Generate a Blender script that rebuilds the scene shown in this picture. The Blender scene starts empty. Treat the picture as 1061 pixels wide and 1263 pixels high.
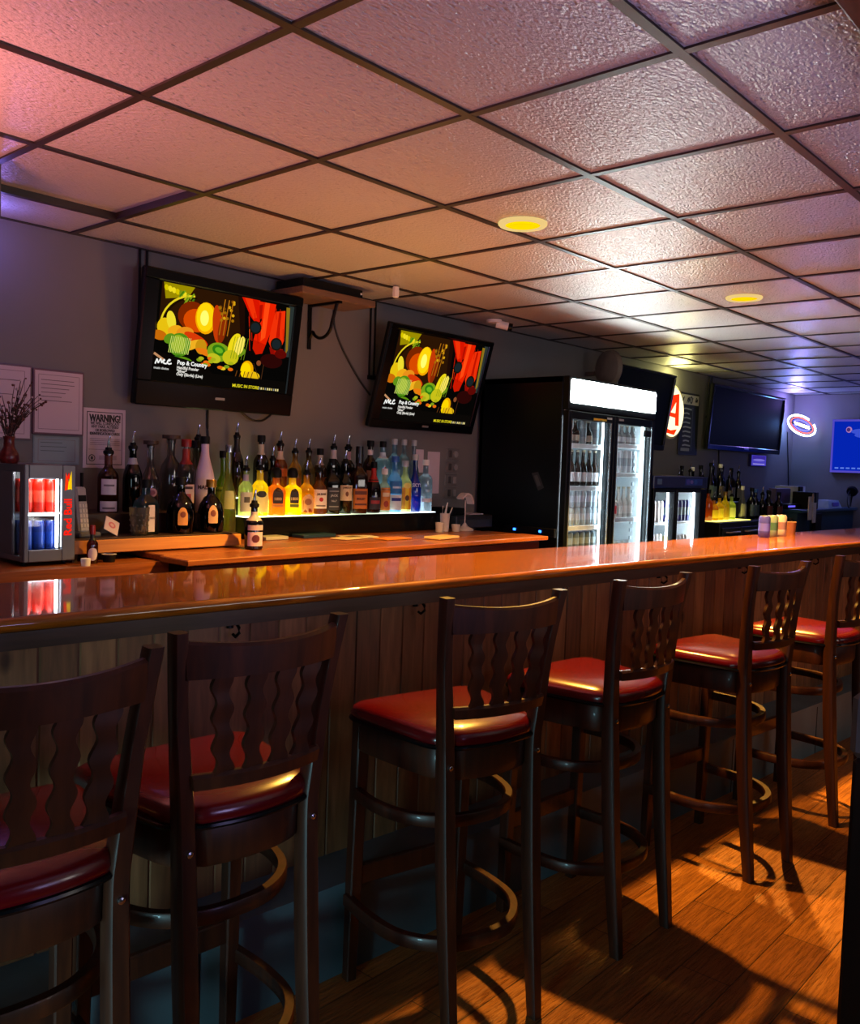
import bpy, math, random
from mathutils import Vector, Matrix
rnd = random.Random(7)
PI = math.pi
scn = bpy.context.scene
COL = scn.collection

# ------------------------------------------------------------------ colours / materials
def lin(h):
    h = h.lstrip('#')
    out = []
    for i in (0, 2, 4):
        c = int(h[i:i+2], 16) / 255
        out.append(c / 12.92 if c <= .04045 else ((c + .055) / 1.055) ** 2.4)
    return (*out, 1.0)

MATS = {}
def nodes_of(name):
    m = bpy.data.materials.new(name); m.use_nodes = True
    nt = m.node_tree
    return m, nt, nt.nodes, nt.links

def plain(hexc, rough=.5, metal=0.0, spec=.5, coat=0.0, var=.12, scale=14):
    """solid colour with a faint procedural mottling"""
    k = ('p', hexc, rough, metal, spec, coat, var, scale)
    if k in MATS: return MATS[k]
    m, nt, N, L = nodes_of('mat_' + hexc.strip('#'))
    b = N['Principled BSDF']
    c = lin(hexc)
    tc = N.new('ShaderNodeTexCoord'); no = N.new('ShaderNodeTexNoise'); no.inputs['Scale'].default_value = scale
    no.inputs['Detail'].default_value = 4
    L.new(tc.outputs['Object'], no.inputs['Vector'])
    cr = N.new('ShaderNodeValToRGB')
    cr.color_ramp.elements[0].position = .3; cr.color_ramp.elements[1].position = .7
    cr.color_ramp.elements[0].color = tuple(x * (1 - var) for x in c[:3]) + (1,)
    cr.color_ramp.elements[1].color = tuple(min(1, x * (1 + var)) for x in c[:3]) + (1,)
    L.new(no.outputs['Fac'], cr.inputs['Fac']); L.new(cr.outputs['Color'], b.inputs['Base Color'])
    b.inputs['Roughness'].default_value = rough; b.inputs['Metallic'].default_value = metal
    b.inputs['Specular IOR Level'].default_value = spec
    b.inputs['Coat Weight'].default_value = coat; b.inputs['Coat Roughness'].default_value = .08
    MATS[k] = m
    return m

def emit(hexc, strength=1.0):
    k = ('e', hexc, strength)
    if k in MATS: return MATS[k]
    m, nt, N, L = nodes_of('glow_' + hexc.strip('#'))
    N.remove(N['Principled BSDF'])
    e = N.new('ShaderNodeEmission'); e.inputs['Color'].default_value = lin(hexc); e.inputs['Strength'].default_value = strength
    L.new(e.outputs[0], N['Material Output'].inputs[0])
    MATS[k] = m
    return m

def glass(hexc, clear=.5, gloss=.10):
    """thin coloured glass: part transparent, part translucent, glossy at the surface"""
    k = ('g', hexc, clear, gloss)
    if k in MATS: return MATS[k]
    m, nt, N, L = nodes_of('glass_' + hexc.strip('#'))
    N.remove(N['Principled BSDF'])
    t = N.new('ShaderNodeBsdfTransparent'); t.inputs[0].default_value = lin(hexc)
    s = N.new('ShaderNodeBsdfTranslucent'); s.inputs[0].default_value = lin(hexc)
    g = N.new('ShaderNodeBsdfGlossy'); g.inputs['Roughness'].default_value = .06
    m1 = N.new('ShaderNodeMixShader'); m1.inputs[0].default_value = clear
    L.new(s.outputs[0], m1.inputs[1]); L.new(t.outputs[0], m1.inputs[2])
    lw = N.new('ShaderNodeLayerWeight'); lw.inputs['Blend'].default_value = .25
    mu = N.new('ShaderNodeMath'); mu.operation = 'MULTIPLY_ADD'; mu.inputs[1].default_value = .6; mu.inputs[2].default_value = gloss * .5
    L.new(lw.outputs['Fresnel'], mu.inputs[0])
    m2 = N.new('ShaderNodeMixShader'); L.new(mu.outputs[0], m2.inputs[0])
    L.new(m1.outputs[0], m2.inputs[1]); L.new(g.outputs[0], m2.inputs[2])
    L.new(m2.outputs[0], N['Material Output'].inputs[0])
    MATS[k] = m
    return m

def pane_glass():
    k = 'pane'
    if k in MATS: return MATS[k]
    m, nt, N, L = nodes_of('window_glass')
    N.remove(N['Principled BSDF'])
    t = N.new('ShaderNodeBsdfTransparent'); t.inputs[0].default_value = (.93, .96, .97, 1)
    g = N.new('ShaderNodeBsdfGlossy'); g.inputs['Roughness'].default_value = .03
    m2 = N.new('ShaderNodeMixShader'); m2.inputs[0].default_value = .05
    L.new(t.outputs[0], m2.inputs[1]); L.new(g.outputs[0], m2.inputs[2]); L.new(m2.outputs[0], N['Material Output'].inputs[0])
    MATS[k] = m
    return m

def wood(name, c1, c2, axis=0, scale=6, stretch=14, rough=.4, coat=0.0, spec=.5, knots=False, bump=.05):
    k = ('w', name)
    if k in MATS: return MATS[k]
    m, nt, N, L = nodes_of(name)
    b = N['Principled BSDF']
    tc = N.new('ShaderNodeTexCoord'); mp = N.new('ShaderNodeMapping')
    s = [stretch] * 3; s[axis] = 1.0
    mp.inputs['Scale'].default_value = s
    L.new(tc.outputs['Object'], mp.inputs['Vector'])
    no = N.new('ShaderNodeTexNoise'); no.inputs['Scale'].default_value = scale; no.inputs['Detail'].default_value = 8; no.inputs['Distortion'].default_value = .6
    L.new(mp.outputs[0], no.inputs['Vector'])
    cr = N.new('ShaderNodeValToRGB'); cr.color_ramp.elements[0].position = .3; cr.color_ramp.elements[1].position = .72
    cr.color_ramp.elements[0].color = lin(c1); cr.color_ramp.elements[1].color = lin(c2)
    L.new(no.outputs['Fac'], cr.inputs['Fac'])
    out = cr.outputs['Color']
    if knots:
        vo = N.new('ShaderNodeTexVoronoi'); vo.inputs['Scale'].default_value = 5.5
        mp2 = N.new('ShaderNodeMapping'); sc2 = [1.4] * 3; sc2[axis] = .8; mp2.inputs['Scale'].default_value = sc2
        L.new(tc.outputs['Object'], mp2.inputs['Vector']); L.new(mp2.outputs[0], vo.inputs['Vector'])
        cr2 = N.new('ShaderNodeValToRGB'); cr2.color_ramp.elements[0].position = .06; cr2.color_ramp.elements[1].position = .16
        cr2.color_ramp.elements[0].color = (.12, .08, .06, 1); cr2.color_ramp.elements[1].color = (1, 1, 1, 1)
        L.new(vo.outputs['Distance'], cr2.inputs['Fac'])
        mx = N.new('ShaderNodeMixRGB'); mx.blend_type = 'MULTIPLY'; mx.inputs[0].default_value = .8
        L.new(out, mx.inputs[1]); L.new(cr2.outputs['Color'], mx.inputs[2]); out = mx.outputs[0]
    L.new(out, b.inputs['Base Color'])
    bp_ = N.new('ShaderNodeBump'); bp_.inputs['Strength'].default_value = bump; bp_.inputs['Distance'].default_value = .01
    L.new(no.outputs['Fac'], bp_.inputs['Height']); L.new(bp_.outputs[0], b.inputs['Normal'])
    b.inputs['Roughness'].default_value = rough; b.inputs['Coat Weight'].default_value = coat
    b.inputs['Coat Roughness'].default_value = .05; b.inputs['Specular IOR Level'].default_value = spec
    MATS[k] = m
    return m

def picture_mat(strength):
    k = ('pic', strength)
    if k in MATS: return MATS[k]
    m, nt, N, L = nodes_of('screen_picture')
    N.remove(N['Principled BSDF'])
    a = N.new('ShaderNodeVertexColor'); a.layer_name = 'Col'
    e = N.new('ShaderNodeEmission'); e.inputs['Strength'].default_value = strength
    L.new(a.outputs['Color'], e.inputs['Color']); L.new(e.outputs[0], N['Material Output'].inputs[0])
    MATS[k] = m
    return m

# ------------------------------------------------------------------ mesh builder
class MB:
    def __init__(s): s.v = []; s.f = []; s.mi = []; s.c = []; s.M = Matrix.Identity(4)
    def add(s, vs, fs, mi=0, col=None):
        o = len(s.v)
        s.v += [tuple(s.M @ Vector(p)) for p in vs]
        for f in fs:
            s.f.append([i + o for i in f]); s.mi.append(mi); s.c.append(col)
        return s
    def box(s, x0, x1, y0, y1, z0, z1, mi=0):
        vs = [(x, y, z) for z in (z0, z1) for y in (y0, y1) for x in (x0, x1)]
        return s.add(vs, [(0, 2, 3, 1), (4, 5, 7, 6), (0, 1, 5, 4), (2, 6, 7, 3), (0, 4, 6, 2), (1, 3, 7, 5)], mi)
    def bbox(s, x0, x1, y0, y1, z0, z1, r=.004, mi=0):
        """box with chamfered edges"""
        r = min(r, (x1 - x0) * .45, (y1 - y0) * .45, (z1 - z0) * .45)
        vs = []; idx = {}
        for iz, z in enumerate((z0, z1)):
            for iy, y in enumerate((y0, y1)):
                for ix, x in enumerate((x0, x1)):
                    sx, sy, sz = (1 - 2 * ix), (1 - 2 * iy), (1 - 2 * iz)
                    for a in range(3):
                        p = [x + sx * r, y + sy * r, z + sz * r]; p[a] = (x, y, z)[a]
                        idx[(ix, iy, iz, a)] = len(vs); vs.append(tuple(p))
        I = lambda ix, iy, iz, a: idx[(ix, iy, iz, a)]
        fs = []
        for q in (0, 1):
            fs.append([I(q, 0, 0, 0), I(q, 1, 0, 0), I(q, 1, 1, 0), I(q, 0, 1, 0)][::(1 if q else -1)])
            fs.append([I(0, q, 0, 1), I(1, q, 0, 1), I(1, q, 1, 1), I(0, q, 1, 1)][::(-1 if q else 1)])
            fs.append([I(0, 0, q, 2), I(1, 0, q, 2), I(1, 1, q, 2), I(0, 1, q, 2)][::(1 if q else -1)])
        for p in (0, 1):
            for q in (0, 1):
                fs.append([I(p, q, 0, 0), I(p, q, 1, 0), I(p, q, 1, 1), I(p, q, 0, 1)])
                fs.append([I(p, 0, q, 0), I(p, 1, q, 0), I(p, 1, q, 2), I(p, 0, q, 2)])
                fs.append([I(0, p, q, 1), I(1, p, q, 1), I(1, p, q, 2), I(0, p, q, 2)])
        for ix in (0, 1):
            for iy in (0, 1):
                for iz in (0, 1): fs.append([I(ix, iy, iz, 0), I(ix, iy, iz, 1), I(ix, iy, iz, 2)])
        return s.add(vs, fs, mi)
    def loft(s, rings, cap=True, mi=0, closed=True):
        """rings: list of equal-length vertex lists"""
        n = len(rings[0]); vs = [p for r in rings for p in r]; fs = []
        for k in range(len(rings) - 1):
            for i in range(n if closed else n - 1):
                j = (i + 1) % n
                fs.append((k * n + i, k * n + j, (k + 1) * n + j, (k + 1) * n + i))
        if cap is True or cap == 'both':
            fs.append(tuple(range(n))[::-1]); fs.append(tuple(range((len(rings) - 1) * n, len(rings) * n)))
        elif cap == 'end': fs.append(tuple(range((len(rings) - 1) * n, len(rings) * n)))
        return s.add(vs, fs, mi)
    def lathe(s, prof, seg=20, n=2.0, ys=1.0, cap=True, mi=0, cx=0, cy=0):
        rings = []
        for r, z in prof:
            rg = []
            for i in range(seg):
                t = 2 * PI * (i + .5) / seg; c, q = math.cos(t), math.sin(t)
                rg.append((cx + r * math.copysign(abs(c) ** (2 / n), c), cy + ys * r * math.copysign(abs(q) ** (2 / n), q), z))
            rings.append(rg)
        return s.loft(rings, cap, mi)
    def tube(s, pts, r, seg=8, mi=0, closed=False, rs=None):
        pts = [Vector(p) for p in pts]; rings = []
        up = Vector((0, 0, 1)); N_ = len(pts)
        for i, p in enumerate(pts):
            a = pts[(i - 1) % N_] if (closed or i) else p; b = pts[(i + 1) % N_] if (closed or i < N_ - 1) else p
            t = (b - a).normalized()
            u = t.cross(up)
            if u.length < .05: u = t.cross(Vector((0, 1, 0)))
            u.normalize(); w = u.cross(t)
            rr = rs[i] if rs else r
            rings.append([tuple(p + rr * (math.cos(2 * PI * k / seg) * u + math.sin(2 * PI * k / seg) * w)) for k in range(seg)])
        if closed: rings.append(rings[0]); return s.loft(rings, False, mi)
        return s.loft(rings, True, mi)
    def strap(s, pts, w, h, mi=0, nrm=None):
        """rectangular section swept along a path; w across (horizontal), h vertical"""
        pts = [Vector(p) for p in pts]; rings = []
        for i, p in enumerate(pts):
            a = pts[max(i - 1, 0)]; b = pts[min(i + 1, len(pts) - 1)]
            t = (b - a).normalized(); u = t.cross(Vector((0, 0, 1)))
            if u.length < .05: u = Vector(nrm or (1, 0, 0))
            u.normalize(); z = u.cross(t).normalized()
            e = .2
            rings.append([tuple(p + u * w * a_ / 2 + z * h * b_ / 2) for a_, b_ in
                          ((-1, -1 + e), (-1 + e, -1), (1 - e, -1), (1, -1 + e), (1, 1 - e), (1 - e, 1), (-1 + e, 1), (-1, 1 - e))])
        return s.loft(rings, True, mi)
    def sphere(s, c, r, mi=0, seg=10, sz=1.0):
        prof = [(r * math.sin(PI * k / 8) + 1e-5, c[2] - sz * r * math.cos(PI * k / 8)) for k in range(9)]
        return s.lathe(prof, seg, cx=c[0], cy=c[1], mi=mi)
    def build(s, name, mats, parent=None, smooth=False, loc=None):
        me = bpy.data.meshes.new(name); me.from_pydata(s.v, [], s.f); me.update()
        if not isinstance(mats, (list, tuple)): mats = [mats]
        for m in mats: me.materials.append(m)
        for p, i in zip(me.polygons, s.mi):
            p.material_index = i; p.use_smooth = smooth
        if any(c is not None for c in s.c):
            at = me.color_attributes.new('Col', 'FLOAT_COLOR', 'CORNER')
            for p, c in zip(me.polygons, s.c):
                for li in p.loop_indices: at.data[li].color = c or (0, 0, 0, 1)
        if smooth:
            try: me.set_sharp_from_angle(angle=math.radians(42))
            except Exception: pass
        o = bpy.data.objects.new(name, me); COL.objects.link(o)
        if parent: o.parent = parent
        if loc: o.location = loc
        return o

def tag(o, label, cat, group=None, kind=None):
    o['label'] = label; o['category'] = cat
    if group: o['group'] = group
    if kind: o['kind'] = kind
    return o
def empty(name, loc, label, cat, group=None, rz=0):
    o = bpy.data.objects.new(name, None); COL.objects.link(o); o.empty_display_size = .05
    o.location = loc; o.rotation_euler = (0, 0, rz)
    return tag(o, label, cat, group)
def struct(o): o['kind'] = 'structure'; return o
def copy_tree(o, parent=None):
    c = o.copy(); COL.objects.link(c)
    if parent: c.parent = parent
    for ch in [x for x in bpy.data.objects if x.parent == o]: copy_tree(ch, c)
    return c

_tc = {}
def text_geo(t, size, bold=.0):
    """flat text as (verts2d, faces), centred on its bounding box"""
    k = (t, bold)
    if k not in _tc:
        cu = bpy.data.curves.new('txt', 'FONT'); cu.body = t; cu.size = 1; cu.offset = bold; cu.resolution_u = 2
        ob = bpy.data.objects.new('txt', cu)
        me = bpy.data.meshes.new_from_object(ob)
        vs = [(v.co.x, v.co.y) for v in me.vertices]; fs = [tuple(p.vertices) for p in me.polygons]
        bpy.data.objects.remove(ob); bpy.data.curves.remove(cu); bpy.data.meshes.remove(me)
        xs = [v[0] for v in vs]; ys = [v[1] for v in vs]
        cx, cy = (min(xs) + max(xs)) / 2, (min(ys) + max(ys)) / 2
        _tc[k] = ([(x - cx, y - cy) for x, y in vs], fs, max(xs) - min(xs))
    vs, fs, w = _tc[k]
    return [(x * size, y * size) for x, y in vs], fs, w * size

# ------------------------------------------------------------------ shared materials
M_stool = wood('dark_stained_stool_wood', '#27110a', '#451f0f', axis=2, scale=4, stretch=10, rough=.42, coat=.12, spec=.35, bump=.03)
M_red = plain('#56030a', rough=.24, spec=.5, coat=.3, var=.06, scale=30)
M_black = plain('#090b0d', rough=.5, spec=.2, var=.08)
M_blackgloss = plain('#07090b', rough=.22, spec=.25, var=.05)
M_steel = plain('#b8bcc0', rough=.25, metal=1.0, var=.05)
M_white = plain('#e6e6e4', rough=.5, var=.04)
M_fridgewhite = plain('#dfe9ec', rough=.4, var=.02)
M_wood_or = wood('lacquered_orange_counter_wood', '#6a3404', '#965610', axis=0, scale=5, stretch=16, rough=.5, coat=1.0, spec=.08, bump=.004)
M_wood_back = wood('back_counter_wood', '#7a3d17', '#a35c26', axis=0, scale=4, stretch=18, rough=.35, coat=.3, bump=.05)
M_edge_light = wood('pale_edge_board', '#b8763a', '#cf8d4a', axis=0, scale=4, stretch=18, rough=.5, bump=.03)
M_dkwood = wood('dark_moulding_wood', '#2b1a12', '#3d271a', axis=0, scale=4, stretch=14, rough=.45, bump=.03)
M_redwood = wood('red_brown_rail', '#5a2214', '#7a3018', axis=0, scale=4, stretch=14, rough=.4, bump=.03)
M_dark_teal = plain('#46575d', rough=.6, var=.22, scale=5)
M_cable = plain('#101113', rough=.5)

# ------------------------------------------------------------------ room shell
ZC = 2.40; XW0, XW1 = -2.4, 10.0; YW0, YW1 = -4.5, 2.825; T = .6096

def ceiling_mat():
    m, nt, N, L = nodes_of('ceiling_tile_vinyl')
    b = N['Principled BSDF']; b.inputs['Base Color'].default_value = (.50, .49, .49, 1)
    b.inputs['Roughness'].default_value = .30; b.inputs['Specular IOR Level'].default_value = .9
    tc = N.new('ShaderNodeTexCoord')
    mp = N.new('ShaderNodeMapping'); mp.inputs['Scale'].default_value = (1, 1.9, 1); mp.inputs['Rotation'].default_value = (0, 0, .5)
    L.new(tc.outputs['Object'], mp.inputs['Vector'])
    n1 = N.new('ShaderNodeTexNoise'); n1.inputs['Scale'].default_value = 60; n1.inputs['Detail'].default_value = 3
    n2 = N.new('ShaderNodeTexVoronoi'); n2.inputs['Scale'].default_value = 34
    L.new(mp.outputs[0], n1.inputs['Vector']); L.new(mp.outputs[0], n2.inputs['Vector'])
    cr = N.new('ShaderNodeValToRGB'); cr.color_ramp.elements[0].position = .05; cr.color_ramp.elements[1].position = .3
    L.new(n2.outputs['Distance'], cr.inputs['Fac'])
    ad = N.new('ShaderNodeMath'); ad.operation = 'MULTIPLY_ADD'; ad.inputs[1].default_value = .55
    L.new(cr.outputs['Color'], ad.inputs[0]); L.new(n1.outputs['Fac'], ad.inputs[2])
    bu = N.new('ShaderNodeBump'); bu.inputs['Strength'].default_value = .9; bu.inputs['Distance'].default_value = .009
    L.new(ad.outputs[0], bu.inputs['Height']); L.new(bu.outputs[0], b.inputs['Normal'])
    return m
M_tile = ceiling_mat()
M_tbar = plain('#2b211c', rough=.4, var=.05)

mb = MB()
for i in range(math.floor(XW0 / T), math.ceil(XW1 / T)):
    for j in range(math.floor(YW0 / T), math.ceil(YW1 / T)):
        x0, x1 = max(i * T, XW0), min((i + 1) * T, XW1); y0, y1 = max(j * T, YW0), min((j + 1) * T, YW1)
        if x1 - x0 < .001 or y1 - y0 < .001: continue
        z = ZC + .001
        if (i, j) == (1, 3): z = ZC + .022       # one panel pushed up out of its frame
        mb.box(x0, x1, y0, y1, z, z + .03)
struct(mb.build('ceiling', M_tile))
mb = MB()
for i in range(math.floor(XW0 / T), math.ceil(XW1 / T) + 1):
    if XW0 < i * T < XW1: mb.box(i * T - .0125, i * T + .0125, YW0, YW1, ZC - .005, ZC + .024)
for j in range(math.floor(YW0 / T), math.ceil(YW1 / T) + 1):
    if YW0 < j * T < YW1: mb.box(XW0, XW1, j * T - .0125, j * T + .0125, ZC - .0055, ZC + .024)
mb.box(XW0, XW1, YW1 - .02, YW1, ZC - .004, ZC)
mb.box(XW1 - .02, XW1, YW0, YW1, ZC - .004, ZC)
struct(mb.build('trim_1', M_tbar))

def floor_mat():
    m, nt, N, L = nodes_of('plank_floor_laminate')
    b = N['Principled BSDF']
    tc = N.new('ShaderNodeTexCoord')
    br = N.new('ShaderNodeTexBrick'); br.inputs['Scale'].default_value = 1.0
    br.offset = .37
    br.inputs['Brick Width'].default_value = 1.1; br.inputs['Row Height'].default_value = .15
    br.inputs['Mortar Size'].default_value = .0015; br.inputs['Mortar Smooth'].default_value = .1
    br.inputs['Color1'].default_value = lin('#8e5426'); br.inputs['Color2'].default_value = lin('#b47234')
    br.inputs['Mortar'].default_value = lin('#2a170c')
    L.new(tc.outputs['Object'], br.inputs['Vector'])
    mp = N.new('ShaderNodeMapping'); mp.inputs['Scale'].default_value = (3.0, 55, 1)
    L.new(tc.outputs['Object'], mp.inputs['Vector'])
    no = N.new('ShaderNodeTexNoise'); no.inputs['Scale'].default_value = 2.2; no.inputs['Detail'].default_value = 6; no.inputs['Distortion'].default_value = .8
    L.new(mp.outputs[0], no.inputs['Vector'])
    cr = N.new('ShaderNodeValToRGB'); cr.color_ramp.elements[0].position = .32; cr.color_ramp.elements[1].position = .66
    cr.color_ramp.elements[0].color = (.42, .36, .30, 1); cr.color_ramp.elements[1].color = (1.0, 1.0, 1.0, 1)
    L.new(no.outputs['Fac'], cr.inputs['Fac'])
    mx = N.new('ShaderNodeMixRGB'); mx.blend_type = 'MULTIPLY'; mx.inputs[0].default_value = .8
    L.new(br.outputs['Color'], mx.inputs[1]); L.new(cr.outputs['Color'], mx.inputs[2]); L.new(mx.outputs[0], b.inputs['Base Color'])
    bu = N.new('ShaderNodeBump'); bu.inputs['Strength'].default_value = .55; bu.inputs['Distance'].default_value = .004
    ad = N.new('ShaderNodeMath'); ad.operation = 'SUBTRACT'
    L.new(no.outputs['Fac'], ad.inputs[0]); L.new(br.outputs['Fac'], ad.inputs[1])
    L.new(ad.outputs[0], bu.inputs['Height']); L.new(bu.outputs[0], b.inputs['Normal'])
    mp3 = N.new('ShaderNodeMapping'); mp3.inputs['Scale'].default_value = (7, 120, 1)
    L.new(tc.outputs['Object'], mp3.inputs['Vector'])
    n3 = N.new('ShaderNodeTexNoise'); n3.inputs['Scale'].default_value = 1.3; n3.inputs['Detail'].default_value = 3; n3.inputs['Distortion'].default_value = 1.2
    L.new(mp3.outputs[0], n3.inputs['Vector'])
    c3 = N.new('ShaderNodeValToRGB'); c3.color_ramp.elements[0].position = .54; c3.color_ramp.elements[1].position = .62
    L.new(n3.outputs['Fac'], c3.inputs['Fac'])
    b3 = N.new('ShaderNodeBump'); b3.inputs['Strength'].default_value = .7; b3.inputs['Distance'].default_value = .003
    L.new(c3.outputs['Color'], b3.inputs['Height']); L.new(bu.outputs[0], b3.inputs['Normal']); L.new(b3.outputs[0], b.inputs['Normal'])
    b.inputs['Roughness'].default_value = .40; b.inputs['Specular IOR Level'].default_value = .25
    return m
struct(MB().box(XW0, XW1, YW0, YW1, -.05, 0).build('floor', floor_mat()))
M_wall = plain('#6e6c6b', rough=.75, var=.05, scale=3)
struct(MB().box(XW0 - .1, XW1 + .1, YW1, YW1 + .1, 0, ZC + .05).build('wall_back', M_wall))
struct(MB().box(XW1, XW1 + .1, YW0, YW1, 0, ZC + .05).build('wall_right', M_wall))
struct(MB().box(XW0 - .1, XW0, YW0, YW1, 0, ZC + .05).build('wall_left', M_wall))
struct(MB().box(XW0 - .1, XW1 + .1, YW0 - .1, YW0, 0, ZC + .05).build('wall_front', M_wall))
struct(MB().box(XW0, XW1, YW1 - .015, YW1, 0, .1).build('baseboard_back', M_dkwood))
struct(MB().box(XW1 - .015, XW1, YW0, YW1 - .015, 0, .1).build('baseboard_right', M_dkwood))
struct(MB().bbox(XW0, XW1, -.78, -.43, 2.25, ZC - .006, .006).build('trim_2', wood('soffit_beam_wood', '#2c140c', '#4a2414', axis=0)))

# ------------------------------------------------------------------ bar counter
SL = -.0865
def be(x): return .968 + SL * x            # y of the counter's front edge
BX0, BX1 = -1.6, 9.2
def along(off0, off1, z0, z1, x0=BX0, x1=BX1, mb=None, mi=0, r=None):
    mb = mb or MB()
    vs = []
    for x in (x0, x1):
        vs.append([(x, be(x) + off0, z0), (x, be(x) + off1, z0), (x, be(x) + off1, z1), (x, be(x) + off0, z1)])
    mb.loft(vs, True, mi)
    return mb
bar = empty('bar_counter', (2, be(2) + .2, 0), 'long wooden bar counter with glossy orange top, plank front and dark footrest step', 'bar counter')
def barpart(mbx, name, m, parent=None, smooth=False):
    o = mbx.build(name, m, None, smooth)
    p = parent or bar
    o.parent = p
    o.matrix_parent_inverse = Matrix.Translation(-bar.location)
    return o
# top with a bullnose front
prof = []
for k in range(9):
    a = -PI / 2 - PI * k / 8
    prof.append((.016 + .016 * math.cos(a), 1.084 + .016 * math.sin(a)))
prof = [(.55, 1.068), (.03, 1.068), (.022, 1.068)] + prof + [(.022, 1.10), (.03, 1.10), (.55, 1.10)]
mb = MB(); mb.loft([[(x, be(x) + o_, z) for o_, z in prof] for x in (BX0, BX1)], True)
top = barpart(mb, 'countertop', M_wood_or, smooth=True)
mb = along(.03, .05, 1.025, 1.068); along(.012, .03, 1.045, 1.068, mb=mb)
barpart(mb, 'moulding', M_dkwood)
# plank front
tones = [wood('plank_front_%d' % i, a, b, axis=2, scale=5, stretch=9, rough=.5, knots=True, bump=.08)
         for i, (a, b) in enumerate([('#58361f', '#7e5032'), ('#623e26', '#8a5a3a'), ('#4e3020', '#74482e'), ('#6a4428', '#94623e')])]
mb = MB(); x = BX0
while x < BX1:
    w = .094; mi = rnd.randrange(4)
    ring = lambda z: [(x + .002, be(x) + .128, z), (x + .005, be(x) + .121, z), (x + w - .005, be(x + w) + .121, z), (x + w - .002, be(x + w) + .128, z), (x + w - .002, be(x + w) + .14, z), (x + .002, be(x) + .14, z)]
    mb.loft([ring(.255), ring(1.068)], True, mi); x += w
along(.126, .15, .255, 1.068, mb=mb, mi=2)
barpart(mb, 'plank_front', tones)
# footrest step
mb = along(-.045, .15, 0, .255); along(-.055, .15, .255, .272, mb=mb)
xx = -1.2
while xx < 9:
    along(-.047, -.04, 0, .255, xx, xx + .004, mb, 1); xx += .9
barpart(mb, 'footrest_step', [M_dark_teal, M_black])
barpart(along(.15, .5, 0, .06), 'rear_plinth', M_black)
barpart(along(.46, .5, .06, 1.068), 'rear_panel', M_dkwood)
M_iron = plain('#14110f', rough=.4, metal=.8)
for hx in (-.6, .08, .779, 1.457, 2.175, 2.882, 3.6, 4.408, 5.1):
    y = be(hx) + .121
    mb = MB(); mb.tube([(hx, y, 1.025), (hx, y - .028, 1.022), (hx, y - .045, 1.005), (hx, y - .045, .992), (hx, y - .03, .980), (hx, y - .018, .985)], .0045, 8)
    mb.tube([(hx, y - .001, 1.04), (hx, y - .004, 1.0)], .010, 8)
    barpart(mb, 'bag_hook', M_iron, smooth=True)

# ------------------------------------------------------------------ bar stools
def outline(f, b, d0, d1, n=14, bulge=.035, rc=.05):
    """rounded trapezoid: half width f at front y=d1, b at back y=d0"""
    P = []
    cs = [(f, d1, 0), (-f, d1, 0), (-b, d0, 0), (b, d0, 0)]
    base = [Vector((c[0], c[1])) for c in cs]
    mids = [Vector((0, d1 + .012)), None, Vector((0, d0 - bulge)), None]
    pts = []
    for k in range(4):
        a, c = base[k], base[(k + 1) % 4]
        q = (a + c) / 2
        if k == 0: q = Vector((0, d1 + .02))
        if k == 1: q = q + Vector((-.012, 0))
        if k == 2: q = Vector((0, d0 - bulge * 2))
        if k == 3: q = q + Vector((.012, 0))
        L_ = (c - a).length; t0 = rc / L_
        for i in range(n):
            t = t0 + (1 - 2 * t0) * i / (n - 1)
            pts.append((1 - t) ** 2 * a + 2 * t * (1 - t) * q + t * t * c)
        # rounded corner towards the next edge
        nx = base[(k + 2) % 4]; e = c + (nx - c).normalized() * rc; s0 = pts[-1]
        for i in range(1, 5):
            t = i / 5; pts.append((1 - t) ** 2 * s0 + 2 * t * (1 - t) * c + t * t * e)
    return [(p.x, p.y) for p in pts]

def smooth_path(ctrl, n=6):
    P = [Vector(c) for c in ctrl]; out = []
    for i in range(len(P) - 1):
        p0 = P[max(i - 1, 0)]; p1 = P[i]; p2 = P[i + 1]; p3 = P[min(i + 2, len(P) - 1)]
        for k in range(n):
            t = k / n
            out.append(.5 * ((2 * p1) + (p2 - p0) * t + (2 * p0 - 5 * p1 + 4 * p2 - p3) * t * t + (3 * p1 - p0 - 3 * p2 + p3) * t ** 3))
    out.append(P[-1]); return out

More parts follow.
